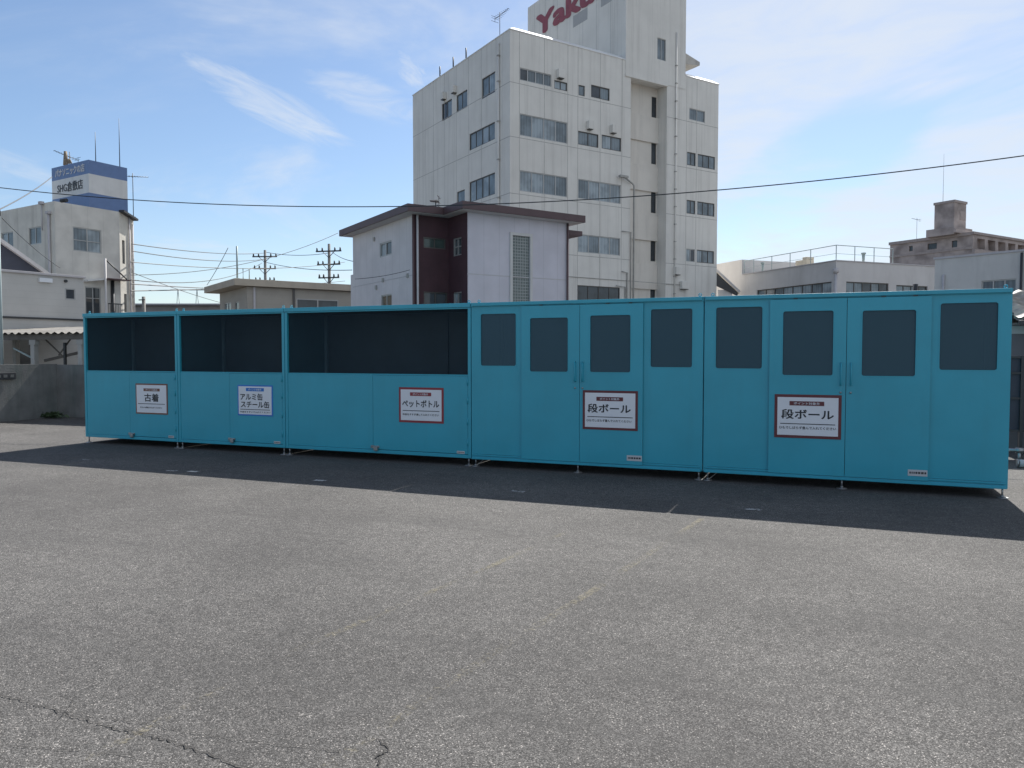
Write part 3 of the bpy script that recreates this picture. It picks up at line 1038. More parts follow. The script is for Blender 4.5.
# ------------------------------------------------------------------ the tall white office building
T = thing('office_building', (-18.0, 44.32, 0), RAD(54), 'tall white office block with red lettering on its rooftop tower', 'building')
HT = 21.8
ws = [  # face, u0, u1, z0, z1, panes, frame, glass
    ('F', 0.73, 3.14, 18.80, 19.57, 4, 'frame_al', ('glass', 'glass_dk')), ('F', 3.36, 4.40, 18.75, 19.30, 2, 'frame_dk', ('glass_lt', 'glass_dk')),
    ('F', 5.31, 5.83, 18.68, 19.36, 1, 'frame_dk', 'glass'), ('F', 6.35, 7.93, 18.74, 19.56, 2, 'frame_dk', ('glass_dk', 'glass')),
    ('F', 0.73, 4.41, 15.38, 16.74, 4, 'frame_al', ('glass', 'glass_lt')), ('F', 5.29, 6.99, 15.48, 16.37, 2, 'frame_dk', ('glass', 'glass_lt')),
    ('F', 7.26, 8.96, 15.50, 16.42, 2, 'frame_dk', ('glass', 'glass_lt')),
    ('F', 0.73, 4.41, 11.92, 13.22, 4, 'frame_al', ('glass', 'glass_lt')), ('F', 5.30, 8.95, 11.95, 13.24, 4, 'frame_al', ('glass', 'glass_lt')),
    ('F', 0.73, 4.41, 8.45, 9.72, 4, 'frame_al', 'glass'), ('F', 5.30, 8.93, 8.42, 9.62, 4, 'frame_al', ('glass_lt', 'glass_lt', 'glass')),
    ('F', 0.73, 4.41, 4.98, 6.25, 4, 'frame_al', 'glass_dk'), ('F', 5.28, 8.92, 4.98, 6.25, 4, 'frame_dk', 'glass_dk'),
    ('F', 15.36, 16.96, 18.72, 19.56, 2, 'frame_al', ('glass', 'glass_lt')),
    ('F', 15.17, 16.05, 15.43, 16.38, 2, 'frame_dk', 'glass'), ('F', 16.25, 18.05, 15.43, 16.38, 3, 'frame_dk', 'glass'),
    ('F', 15.17, 16.05, 11.93, 12.92, 2, 'frame_dk', 'glass'), ('F', 16.25, 18.05, 11.95, 12.92, 3, 'frame_dk', 'glass'),
    ('F', 15.17, 16.05, 8.44, 9.38, 2, 'frame_al', ('glass_lt', 'glass_dk')), ('F', 16.25, 18.05, 8.44, 9.38, 3, 'frame_dk', ('glass', 'glass_lt')),
    ('L', 1.80, 3.50, 18.45, 19.76, 2, 'frame_dk', ('glass_lt', 'glass')), ('L', 5.50, 7.05, 18.52, 19.70, 2, 'frame_dk', 'glass'),
    ('L', 7.76, 9.31, 18.50, 19.71, 2, 'frame_dk', ('glass_dk', 'glass')),
    ('L', 1.83, 5.21, 15.48, 16.58, 4, 'frame_dk', ('glass_lt', 'glass')), ('L', 1.83, 5.22, 11.98, 13.36, 4, 'frame_dk', ('glass', 'glass_lt')),
    ('L', 5.89, 7.03, 12.00, 13.02, 1, 'frame_dk', 'glass'),
    ('L', 1.83, 5.21, 8.50, 9.90, 4, 'frame_dk', 'glass'),
]
R0, R1, RD = 9.80, 13.16, 1.0        # recessed stair bay
b = MB()
hf = holes_of(ws, 'F')
b.wall('F', 0, R0, 0, HT, 'off_wall', [h for h in hf if h[1] < R0])
b.wall('F', R1, 18.35, 0, HT, 'off_wall', [h for h in hf if h[0] > R1])
b.wall('L', 0, 14.3, 0, HT, 'off_wall', holes_of(ws, 'L'))
slits = [(12.62, 13.10, z, z + 1.55) for z in (4.95, 8.40, 11.88, 15.38, 18.62)]
b.wall('F', R0, R1, 0, 20.78, 'recess', slits, 0.12, RD)
b.face([(R0, 0, 0), (R0, RD, 0), (R0, RD, HT), (R0, 0, HT)], 'off_wall')
b.face([(R1, 0, 0), (R1, RD, 0), (R1, RD, HT), (R1, 0, HT)], 'off_wall')
b.face([(18.35, 0, 0), (18.35, 14.3, 0), (18.35, 14.3, HT), (18.35, 0, HT)], 'off_wall')
b.face([(0, 14.3, 0), (18.35, 14.3, 0), (18.35, 14.3, HT), (0, 14.3, HT)], 'off_wall')
b.face([(0, 0, HT - 0.55), (R0, 0, HT - 0.55), (R0, 14.3, HT - 0.55), (0, 14.3, HT - 0.55)], 'conc_light')
b.face([(R0, RD, HT - 0.55), (18.35, RD, HT - 0.55), (18.35, 14.3, HT - 0.55), (R0, 14.3, HT - 0.55)], 'conc_light')
# panel joints (3 mm proud)
for z in (4.55, 8.05, 11.52, 15.0, 18.42):
    pass
for z in (4.75, 8.20, 11.72, 15.22, 18.56):
    for a, c in ((0.0, R0), (R1, 18.35)):
        b.box(a, c, -0.004, 0.02, z - 0.018, z + 0.018, 'joint')
    b.box(-0.004, 0.02, 0.0, 14.3, z - 0.018, z + 0.018, 'joint')
zsp = (0.0, 4.72, 8.17, 11.69, 15.19, 18.53, HT)
for u in (0.70, 2.59, 4.44, 5.26, 7.13, 9.02):
    for k in range(6):
        za, zb = zsp[k] + 0.06, zsp[k + 1] - 0.0
        hs = [h for h in hf if h[0] < u < h[1] and h[2] < zb and h[3] > za]
        segs = [(za, zb)]
        for h in hs:
            segs = [(za, h[2]), (h[3], zb)]
        for s0, s1 in segs:
            if s1 - s0 > 0.05:
                b.box(u - 0.014, u + 0.014, -0.004, 0.02, s0, s1, 'joint')
for u in (15.10, 16.12):
    for k in range(6):
        za, zb = zsp[k] + 0.06, zsp[k + 1]
        hs = [h for h in hf if h[0] - 0.02 < u < h[1] + 0.02 and h[2] < zb and h[3] > za]
        for s0, s1 in ([(za, zb)] if not hs else [(za, hs[0][2]), (hs[0][3], zb)]):
            b.box(u - 0.012, u + 0.012, -0.004, 0.02, s0, s1, 'joint')
for u in (3.56, 5.3, 7.1, 8.9, 10.7, 12.5):
    for k in range(6):
        za, zb = zsp[k] + 0.06, zsp[k + 1]
        hs = [h for h in holes_of(ws, 'L') if h[0] - 0.03 < u < h[1] + 0.03 and h[2] < zb and h[3] > za]
        for s0, s1 in ([(za, zb)] if not hs else [(za, hs[0][2]), (hs[0][3], zb)]):
            b.box(-0.004, 0.02, u - 0.012, u + 0.012, s0, s1, 'joint')
b.build('wall', T)
for z in (6.35, 9.85, 13.35, 16.85):   # balcony fronts of the stair bay
    b = MB()
    b.box(R0 + 0.004, R1 - 0.004, RD - 0.14, RD - 0.005, z, z + 1.80, 'recess', 0.01)
    b.build('balcony_front', T)
for h in slits:
    window(T, 'F', h[0], h[1], h[2], h[3], 1, 0.08, 'frame_dk', 'glass_dk', 0.05, RD)
for f, u0, u1, z0, z1, n, fm, gm in ws:
    o = window(T, f, u0, u1, z0, z1, n, 0.07, fm, gm, 0.055)
b = MB()                              # sloping metal coping on the parapet
SL = (0.75, 0.47)


def coping(b, fc, a, c, z, mitre=0.0):
    P = (lambda u, d, zz: (u, d, zz)) if fc == 'F' else (lambda u, d, zz: (d, u, zz))
    ai = a + mitre
    D = SL[0] - 0.04
    b.face([P(a, -0.04, z), P(c, -0.04, z), P(c, D, z + SL[1]), P(ai, D, z + SL[1])], 'coping')
    b.face([P(ai, D, z + SL[1]), P(c, D, z + SL[1]), P(c, D + 0.01, z - 0.4), P(ai, D + 0.01, z - 0.4)], 'coping')
    b.face([P(a, -0.04, z), P(c, -0.04, z), P(c, -0.04, z - 0.05), P(a, -0.04, z - 0.05)], 'coping')
    b.face([P(a, -0.04, z - 0.05), P(c, -0.04, z - 0.05), P(c, -0.002, z - 0.05), P(a, -0.002, z - 0.05)], 'coping')


b.bm.free()
for args, mt in ((('F', -0.04, 9.29), SL[0]), (('F', 14.96, 18.39), 0.0), (('L', -0.04, 14.34), SL[0])):
    b = MB()
    coping(b, *args, HT, mt)
    b.build('coping', T)
b = MB()                              # rooftop tower carrying the lettering
TT = 29.86
b.wall('F', 9.3, 14.92, 20.78, TT, 'off_wall', [(12.18, 12.99, 22.39, 23.89)], 0.12, -0.03)
b.wall('L', -0.03, 12.18, 20.78, TT, 'off_wall', [], 0.1, 9.3)
b.face([(14.92, -0.03, 20.78), (14.92, 12.18, 20.78), (14.92, 12.18, TT), (14.92, -0.03, TT)], 'off_wall')
b.face([(9.3, 12.18, 20.78), (14.92, 12.18, 20.78), (14.92, 12.18, TT), (9.3, 12.18, TT)], 'off_wall')
b.face([(9.3, -0.03, TT), (14.92, -0.03, TT), (14.92, 12.18, TT), (9.3, 12.18, TT)], 'conc_light')
b.face([(9.3, -0.03, 20.78), (R1, -0.03, 20.78), (R1, RD, 20.78), (9.3, RD, 20.78)], 'off_wall')
for u in (1.6, 3.2, 4.8, 6.4, 8.0, 9.6, 11.2):
    b.box(9.294, 9.31, u - 0.010, u + 0.010, 22.0, TT - 0.1, 'patch')
b.box(9.26, 13.2, -0.075, 0.3, 20.66, 20.85, 'off_wall', 0.02)
b.build('rooftop_tower', T)
window(T, 'F', 12.18, 12.99, 22.39, 23.89, 2, 0.08, 'frame_al', 'glass', 0.05, -0.03)
b = MB()
b.text('Yakult', (10.78, 1.3, 27.08, 28.55), 'sign_red_far', 'L', 9.3, 0.03, 0.05)
b.build('lettering', T, normals=False)
for u0, u1, z0, z1 in ((6.0, 4.25, 26.05, 26.9), (2.7, 1.5, 26.3, 27.0)):
    b = MB()
    b.box(9.292, 9.30, u1, u0, z0, z1, 'patch')  # flat grey rectangle on the wall below the lettering
    b.build('grey_patch', T)
b = MB()                              # small sloping canopy on the far side of the tower
qa, qb = [(14.95, 1.0), (17.4, 1.0), (17.4, 3.2), (14.95, 3.2)], (24.15, 23.55, 23.55, 24.15)
top_ = [(x, y, zz) for (x, y), zz in zip(qa, qb)]
bot_ = [(x, y, 23.3 if x > 15 else 23.0) for x, y in qa]
b.face(top_, 'conc_light'); b.face(bot_, 'conc_light')
for k in range(4):
    b.face([top_[k], top_[(k + 1) % 4], bot_[(k + 1) % 4], bot_[k]], 'conc_light')
b.build('roof_canopy', T)
b = MB()                              # rain pipes with their clips
b.tube([(-0.09, 1.24, 0), (-0.09, 1.24, 21.3)], 0.06, 'off_wall', 8)
for z in (3, 5, 7, 9.2, 11.6, 14.0, 16.4, 18.9, 20.5):
    b.box(-0.17, -0.01, 1.14, 1.34, z, z + 0.07, 'joint')
b.build('rain_pipe', T)
b = MB()
b.tube([(13.98, -0.08, 0), (13.98, -0.08, 24.6)], 0.05, 'off_wall', 8)
for k in range(18):
    b.box(13.9, 14.06, -0.15, -0.01, 1.0 + k * 1.25, 1.06 + k * 1.25, 'joint')
b.build('rain_pipe', T)
b = MB()
b.tube([(10.05, -0.1, 0), (10.05, -0.1, 13.3), (9.9, -0.1, 13.45), (8.9, -0.35, 13.75)], 0.06, 'joint', 8)
b.tube([(9.82, -0.08, 0), (9.82, -0.08, 10.1), (9.0, -0.1, 10.1)], 0.04, 'joint', 6)
b.tube([(9.5, -0.08, 0), (9.5, -0.08, 7.3), (9.0, -0.1, 7.35)], 0.04, 'joint', 6)
b.tube([(9.35, -0.08, 0), (9.35, -0.08, 6.3), (8.5, -0.1, 6.35)], 0.04, 'joint', 6)
b.box(8.6, 9.3, -0.4, -0.16, 13.70, 13.84, 'joint')
b.build('vent_duct', T)
for u, z, w in ((3.5, 19.42, 0.5), (5.95, 16.55, 0.42), (7.95, 16.60, 0.42), (13.9, 7.4, 0.5), (14.5, 6.4, 0.7)):
    b = MB()
    b.box(u, u + w, -0.32, -0.005, z, z + 0.55, 'off_wall', 0.03)
    b.box(u + 0.06, u + w - 0.06, -0.30, -0.03, z - 0.04, z - 0.002, 'frame_dk')
    b.build('vent_hood', T)
for u, z in ((8.6, 19.9), (7.0, 19.9)):
    b = MB()
    b.box(-0.3, -0.005, u, u + 0.4, z, z + 0.5, 'off_wall', 0.03)
    b.box(-0.28, -0.02, u + 0.05, u + 0.35, z - 0.05, z - 0.002, 'frame_dk')
    b.build('vent_hood', T)
b = MB()
b.tube([(9.3, -0.03, 6.75), (3.0, -0.03, 6.78)], 0.025, 'joint', 5)
b.tube([(9.3, -0.03, 6.75), (14.6, -0.05, 6.7)], 0.025, 'joint', 5)
b.build('conduit', T)


def on_yak(u, v, z):
    p = T.location + Matrix.Rotation(RAD(54), 3, 'Z') @ Vector((u, v, 0))
    return (p.x, p.y, z)


antenna(on_yak(0.9, 2.7, HT - 0.55), 2.75, 'thin television antenna on the corner of the white office roof', 'yagi', RAD(150))
for k, v in enumerate((10.2, 8.1, 6.2)):
    t = thing('roof_post', on_yak(0.3, v, HT - 0.2), 0, ('short dark post on the office parapet, farthest from the corner antenna', 'short dark post on the office parapet, the middle one of three',
              'short dark post on the office parapet, closest to the corner antenna')[k], 'post', 'short posts on the office parapet')
    b = MB(); b.tube([(0, 0, 0), (0, 0, 1.15)], 0.05, 'dark_metal', 6); b.box(-0.1, 0.1, -0.1, 0.1, 0, 0.05, 'dark_metal'); b.build('post', t)
antenna(on_yak(6.6, 3.0, HT - 0.55), 1.9, 'small antenna on the office roof beside the lettered tower wall', 'yagi', RAD(60))

# ------------------------------------------------------------------ lavender two storey house
T = thing('lavender_house', (-10.78, 22.83, 0), RAD(54.5), 'lavender two storey house with a dark plum recess and brown flat roof', 'house')
HZ = 6.35
b = MB()
sl = [(0.42, 1.0, 5.00, 5.60), (0.42, 1.0, 3.3, 3.78)]
b.wall('F', 0, 4.11, 0, HZ, 'lav', [(1.74, 2.46, 0.6, 5.74)], 0.05)
b.wall('L', 0, 1.34, 0, HZ, 'plum', sl, 0.08)
nw = [(-0.95, -0.11, 5.27, 5.64), (-0.95, -0.05, 2.2, 3.80)]
b.wall('F', -1.30, 0, 0, HZ, 'plum', nw, 0.08, 1.34)
lw = [(3.20, 4.28, 5.22, 5.74), (3.22, 4.18, 3.0, 3.84)]
b.wall('L', 1.34, 7.0, 0, HZ, 'lav_warm', lw, 0.08, -1.30)
b.face([(4.11, 0, 0), (4.11, 7, 0), (4.11, 7, HZ), (4.11, 0, HZ)], 'lav')
b.face([(-1.3, 7, 0), (4.11, 7, 0), (4.11, 7, HZ), (-1.3, 7, HZ)], 'lav')
b.box(-0.006, 4.11, -0.006, 0.01, 4.32, 4.35, 'soffit')
b.box(-1.306, -1.29, 1.36, 7.0, 4.33, 4.36, 'soffit')
b.build('wall', T)
b = MB()
e = 0.42
poly = [(-0.42, -0.42), (4.58, -0.42), (4.58, 7.4), (-1.72, 7.4), (-1.72, 0.92), (-0.42, 0.92)]
b.prism(poly, 6.37, 6.61, 'fascia')
b.prism([(-0.36, -0.36), (4.5, -0.36), (4.5, 7.3), (-1.66, 7.3), (-1.66, 0.98), (-0.36, 0.98)], 6.352, 6.369, 'soffit')
b.build('roof', T)
b = MB()
b.box(4.115, 5.0, 0.3, 2.4, 6.02, 6.19, 'fascia')
b.build('lower_roof', T)
b = MB()
b.box(1.64, 1.74, -0.05, 0.01, 0.5, 5.84, 'white_wall'); b.box(2.46, 2.56, -0.05, 0.01, 0.5, 5.84, 'white_wall')
b.box(1.74, 2.46, -0.05, 0.01, 5.742, 5.84, 'white_wall')
b = b.build('glass_block_window', T)
g = MB(); g.box(1.742, 2.458, 0.03, 0.045, 0.6, 5.738, 'block'); g.build('glass_blocks', b)
window(T, 'L', *sl[0], 2, 0.05, 'frame_al', ('glass_lt', 'glass_dk'), 0.04, rail=5.3)
window(T, 'L', *sl[1], 2, 0.05, 'frame_al', ('glass_lt', 'glass_dk'), 0.04)
window(T, 'F', *nw[0], 2, 0.05, 'frame_dk', 'glass_green', 0.04, 1.34)
window(T, 'F', *nw[1], 2, 0.05, 'frame_dk', 'glass_dk', 0.04, 1.34)
window(T, 'L', *lw[0], 2, 0.05, 'frame_al', ('glass_dk', 'glass_lt'), 0.05, -1.3)
window(T, 'L', *lw[1], 2, 0.05, 'frame_al', ('rust', 'glass_dk'), 0.05, -1.3)
for x, y, m in ((-1.335, 1.33, 'fascia'), (-1.20, 1.28, 'soffit'), (4.06, -0.06, 'fascia')):
    b = MB(); b.tube([(x, y, 0), (x, y, 6.34)], 0.04, m, 8); b.build('rain_pipe', T)
for y, z in ((3.9, 4.30), (4.55, 4.08), (1.78, 4.28), (4.7, 5.88)):
    b = MB(); b.box(-1.36, -1.305, y, y + 0.10, z, z + 0.15, 'joint', 0.01); b.build('wall_vent', T)
b = MB()
b.box(-1.28, -0.9, 7.005, 7.32, 3.3, 4.85, 'lav_warm')
b.build('meter_cupboard', T)
p = T.location + Matrix.Rotation(RAD(54.5), 3, 'Z') @ Vector((-0.2, 1.9, 0))
antenna((p.x, p.y, 6.60), 0.42, 'stubby antenna bracket on the brown flat roof above the plum recess', 'yagi', 0.3)
p = T.location + Matrix.Rotation(RAD(54.5), 3, 'Z') @ Vector((4.2, 1.0, 0))
b = MB()
b.tube([(-0.12, 0, 0), (-0.12, 0, 0.16), (0.12, 0, 0.16), (0.12, 0, 0)], 0.02, 'dark_metal', 6)
b.tube([(0, 0, 0.16), (0, 0, 0.26)], 0.03, 'dark_metal', 6)
tag(b.build('roof_bracket', loc=(p.x, p.y, 6.602)), 'small dark pipe bracket at the far end of the brown flat roof', 'bracket')

# ------------------------------------------------------------------ shop with the blue and white rooftop sign
T = thing('shop_building', (-39.31, 29.84, 0), RAD(80.5), 'pale three storey shop carrying a blue and white rooftop sign box', 'building')
b = MB()
sf = [(0.98, 2.62, 7.52, 8.88), (1.60, 2.52, 2.6, 5.55)]
b.wall('F', 0, 3.73, 0, 10.13, 'shop_wall', sf, 0.1)
sl = [(1.42, 2.76, 7.90, 8.88), (4.52, 5.88, 7.86, 8.84)]
b.wall('L', 0, 12, 0, 10.13, 'shop_wall_s', sl, 0.1)
b.face([(0, 0, 10.1), (3.73, 0, 10.1), (6.2, 12, 10.1), (0, 12, 10.1)], 'conc_light')
b.face([(0, 12, 0), (6.2, 12, 0), (6.2, 12, 10.1), (0, 12, 10.1)], 'shop_wall_s')
b.build('wall', T)
window(T, 'F', *sf[0], 2, 0.06, 'frame_al', ('glass_lt', 'glass'), 0.06, rail=8.15)
window(T, 'F', *sf[1], 2, 0.06, 'frame_al', 'glass_dk', 0.06, rail=4.9, name='door')
window(T, 'L', *sl[0], 2, 0.06, 'frame_al', 'glass', 0.06)
window(T, 'L', *sl[1], 2, 0.06, 'frame_al', ('glass_lt', 'glass'), 0.06)
# slanting side wing beyond the front corner
b = MB()
ca, sa = math.cos(RAD(27.5)), math.sin(RAD(27.5))


def wing(u, d, z):
    return (3.73 + u * ca - d * sa, u * sa + d * ca, z)


wh = [(0.25, 0.52, 7.1, 8.5), (0.35, 0.62, 4.2, 5.3)]
us = [0, .25, .35, .52, .62, 1.5]
zs = [0, 4.2, 5.3, 7.1, 8.5, 10.1]
for a, c in zip(us, us[1:]):
    for z0, z1 in zip(zs, zs[1:]):
        dark = any(h[0] <= a and c <= h[1] and h[2] <= z0 and z1 <= h[3] for h in wh)
        if not dark:
            b.face([wing(a, 0, z0), wing(c, 0, z0), wing(c, 0, z1), wing(a, 0, z1)], 'shop_wall_s')
for h in wh:
    b.face([wing(h[0], .1, h[2]), wing(h[1], .1, h[2]), wing(h[1], .1, h[3]), wing(h[0], .1, h[3])], 'glass_dk')
    b.face([wing(h[1], 0, h[2]), wing(h[1], .1, h[2]), wing(h[1], .1, h[3]), wing(h[1], 0, h[3])], 'shop_wall_s')
b.face([wing(1.5, 0, 0), wing(1.5, 6, 0), wing(1.5, 6, 10.1), wing(1.5, 0, 10.1)], 'shop_wall_s')
b.build('side_wing', T)
b = MB()
b.tube([wing(0.95, -0.06, 0), wing(0.95, -0.06, 10.0)], 0.05, 'soffit', 6)
b.tube([wing(1.28, -0.06, 3), wing(1.28, -0.06, 9.6)], 0.05, 'soffit', 6)
b.build('rain_pipe', T)
b = MB()
b.bar(wing(-0.0, -0.12, 10.18), wing(1.5, -0.12, 9.90), 0.4, 0.12, 'dark_metal')
b.build('eave', T)
b = MB()                              # rooftop sign box
X0, X1, YA, YB = 1.97, 4.30, 0.02, 3.95
for z0, z1, m in ((12.04, 12.82, 'shop_blue'), (10.95, 12.04, 'shop_white'), (10.10, 10.95, 'shop_blue')):
    b.box(X0, X1, YA, YB, z0 + 0.001, z1 - 0.001, m)
sb = b.build('sign_box', T)
b = MB()
b.text('パナソニックの店', (YB - 0.42, YA + 0.42, 12.20, 12.66), 'shop_white', 'L', X0, 0.02, 0.012)
b.build('lettering', sb, normals=False)
b = MB()
b.text('SHG倉敷店', (YB - 0.62, YA + 0.62, 11.24, 11.80), 'joint_dk', 'L', X0, 0.02, 0.012)
b.build('lettering', sb, normals=False)
b = MB()                              # awning, its post, the outside stair rail
b.bar((2.55, -0.35, 6.05), (3.95, -0.35, 6.05), 0.7, 0.06, 'fascia')
b.build('awning', T)
b = MB()
for k in range(9):
    a0 = math.pi * 0.5 * k / 8
b.bar((1.5, -0.25, 5.86), (2.5, -0.25, 6.02), 0.48, 0.10, 'shop_white')
b.build('door_canopy', T)
b = MB(); b.tube([(2.5, -0.55, 0), (2.5, -0.55, 7.2)], 0.06, 'white_wall', 8); b.build('awning_post', T)
b = MB(); b.tube([(2.5, -0.55, 7.15), (4.0, -0.2, 6.15)], 0.04, 'dark_metal', 6); b.build('awning_stay', T)
b = MB()
b.box(2.6, 3.45, -0.6, -0.56, 4.58, 4.64, 'dark_metal'); b.box(2.6, 3.45, -0.6, -0.56, 3.28, 3.36, 'dark_metal')
for k in range(9):
    b.box(2.62 + k * 0.1, 2.64 + k * 0.1, -0.59, -0.57, 3.36, 4.58, 'dark_metal')
b.box(2.6, 3.45, -0.6, -0.004, 3.1, 3.28, 'concrete')
b.build('stair_railing', T)
b = MB(); b.tube([(3.2, -0.06, 0), (3.2, -0.06, 6.0)], 0.1, 'dark_metal', 8); b.build('wall_pipe', T)
for v, z0, z1, r, m in ((0.45, 0, 9.5, 0.07, 'soffit'), (1.15, 8.6, 10.1, 0.03, 'soffit')):
    b = MB(); b.tube([(-0.08, v, z0), (-0.08, v, z1)], r, m, 8)
    b.box(-0.2, -0.004, v - 0.14, v + 0.14, z1 - 0.05, z1 + 0.1, m); b.build('rain_pipe', T)


def on_shop(u, v, z):
    p = T.location + Matrix.Rotation(RAD(80.5), 3, 'Z') @ Vector((u, v, 0))
    return (p.x, p.y, z)


antenna(on_shop(2.85, 0.8, 12.82), 1.9, 'short whip antenna on the blue sign box, nearer its front corner', 'whip', group='whip antennas on the sign box')
antenna(on_shop(4.2, 0.6, 12.82), 3.0, 'tall whip antenna at the far end of the blue sign box', 'whip', group='whip antennas on the sign box')
antenna(on_shop(3.6, 4.95, 10.1), 4.2, 'television antenna standing behind the blue and white sign box', 'yagi', RAD(80))
t = thing('satellite_dish', on_shop(3.3, 4.95, 10.5), RAD(80), 'small tan dish and horn beside the antenna behind the rooftop sign box', 'dish')
b = MB(); b.tube([(0, 0, -0.4), (0, 0, 3.4)], 0.05, 'dark_metal', 6); b.build('mast', t)
b = MB()
b.tube([(0, -0.1, 2.9), (0, -0.1, 3.75)], 0.15, 'rust', 10, 0.09)
b.tube([(0.05, -0.1, 3.1), (0.25, -0.25, 3.2)], 0.12, 'rust', 8, 0.17)
b.build('horn', t)
antenna(on_shop(5.2, 0.9, 10.1), 2.7, 'spidery television antenna sticking out past the far side of the sign box', 'yagi', RAD(-110))

# ------------------------------------------------------------------ grey annex in front of the shop
T = thing('annex_house', (-24.26, 19.47, 0), RAD(80.5), 'low grey sided annex with one small window behind the corrugated carport', 'house')
b = MB()
aw = [(-0.66, -0.29, 3.58, 3.98), (-2.25, -1.72, 0.05, 2.45)]
b.wall('F', -5.5, 0, 0, 4.36, 'annex', aw, 0.06)
b.face([(0, 0, 0), (0, 6, 0), (0, 6, 4.36), (0, 0, 4.36)], 'annex')
b.face([(-5.5, 0, 0), (-5.5, 6, 0), (-5.5, 6, 4.36), (-5.5, 0, 4.36)], 'annex')
b.face([(-5.5, 6, 0), (0, 6, 0), (0, 6, 4.36), (-5.5, 6, 4.36)], 'annex')
b.build('wall', T)
b = MB(); b.box(-5.6, 0.05, -0.08, 6.05, 4.363, 4.44, 'soffit', 0.01); b.build('roof', T)
window(T, 'F', *aw[0], 1, 0.03, 'frame_al', 'glass_dk', 0.045)
window(T, 'F', *aw[1], 1, 0.03, 'frame_dk', 'glass_dk', 0.045, name='door')
b = MB(); b.box(-1.53, -1.11, -0.10, -0.004, 4.12, 4.26, 'white_plate', 0.01); b.build('wall_light', T)
b = MB(); b.tube([(-0.64, -0.08, 4.22), (-0.64, -0.004, 4.22)], 0.05, 'dark_metal', 10); b.build('wall_vent', T)
b = MB(); b.box(-5.5, 0.0, -0.06, -0.004, 2.86, 2.92, 'dark_metal'); b.build('wall_trim', T)

T = thing('slate_shed', (-28.76, 20.49, 0), RAD(80.5), 'dark slate gable with white bargeboard rising behind the grey annex', 'house')
b = MB()
pk, ev = 6.05, 4.55
pts = [(-5.2, 0, 0), (1.25, 0, 0), (1.25, 0, ev), (-1.05, 0, pk), (-2.9, 0, pk - 1.2), (-5.2, 0, ev - 0.6)]
b.face(pts, 'slate')
b.face([(x, 6, z) for x, y, z in pts], 'slate')
b.face([(1.25, 0, 0), (1.25, 6, 0), (1.25, 6, ev), (1.25, 0, ev)], 'slate')
b.build('wall', T)
b = MB()
for (x0, z0), (x1, z1) in (((1.4, ev - 0.06), (-1.05, pk + 0.05)), ((-1.05, pk + 0.05), (-5.3, ev - 1.0))):
    b.face([(x0, -0.15, z0 + .1), (x1, -0.15, z1 + .1), (x1, 6.1, z1 + .1), (x0, 6.1, z0 + .1)], 'far_roof')
    b.face([(x0, -0.15, z0 - .06), (x1, -0.15, z1 - .06), (x1, 6.1, z1 - .06), (x0, 6.1, z0 - .06)], 'soffit')
    b.face([(x0, -0.15, z0 - .06), (x1, -0.15, z1 - .06), (x1, -0.15, z1 + .1), (x0, -0.15, z0 + .1)], 'white_wall')
b.build('roof', T)

# ------------------------------------------------------------------ carport with corrugated roof
CP = RAD(3.6)
T = thing('carport', (-21.4, 14.55, 0), CP, 'open carport on timber posts with a corrugated sheet roof behind the concrete wall', 'carport')
b = MB()
i = b.mi('corr')
nx, ny, x0, x1 = 150, 6, -2.9, 6.0
for off in (0.0, -0.012):
    G = []
    for a in range(nx + 1):
        x = x0 + (x1 - x0) * a / nx
        wv = 0.030 * math.sin(2 * math.pi * x / 0.26)
        G.append([b.bm.verts.new((x, -0.15 + 4.6 * c / ny, 2.26 + 0.34 * c / ny + wv + off)) for c in range(ny + 1)])
    for a in range(nx):
        for c in range(ny):
            f = b.bm.faces.new((G[a][c], G[a + 1][c], G[a + 1][c + 1], G[a][c + 1])); f.material_index = i; f.smooth = True
b.build('roof', T, normals=False)
b = MB()
b.box(-2.9, 6.0, -0.05, 0.05, 2.08, 2.225, 'wood'); b.box(-2.9, 6.0, 4.2, 4.3, 2.38, 2.53, 'wood')
b.build('beam', T)
for x, y, z in ((1.22, 0, 2.08), (2.92, 0, 2.08), (-2.1, 2.1, 2.3), (5.4, 0, 2.08), (0.6, 4.25, 2.38), (4.4, 4.25, 2.38)):
    b = MB(); b.box(x - 0.07, x + 0.07, y - 0.07, y + 0.07, 0, z - 0.004, 'conc_light', 0.01)
    if y == 0: b.box(x - 0.11, x + 0.11, y - 0.075, y + 0.075, z - 0.14, z - 0.006, 'conc_light', 0.01)
    b.build('post', T)
b = MB()
b.bar((1.0, 0.5, 1.50), (3.6, 0.3, 1.92), 0.06, 0.07, 'wood')
b.bar((2.25, 0.3, 2.15), (1.75, 0.3, 1.65), 0.03, 0.03, 'wood'); b.bar((2.35, 0.3, 2.15), (2.9, 0.3, 1.8), 0.03, 0.03, 'wood')
b.bar((1.2, 0.3, 2.15), (1.85, 0.3, 1.66), 0.03, 0.03, 'wood'); b.bar((0.2, 0.2, 1.85), (1.2, 0.1, 1.5), 0.04, 0.04, 'pole_lt')
b.bar((2.1, 0.2, 1.2), (2.1, 0.2, 2.0), 0.06, 0.06, 'dark_metal')
b.build('brace', T)

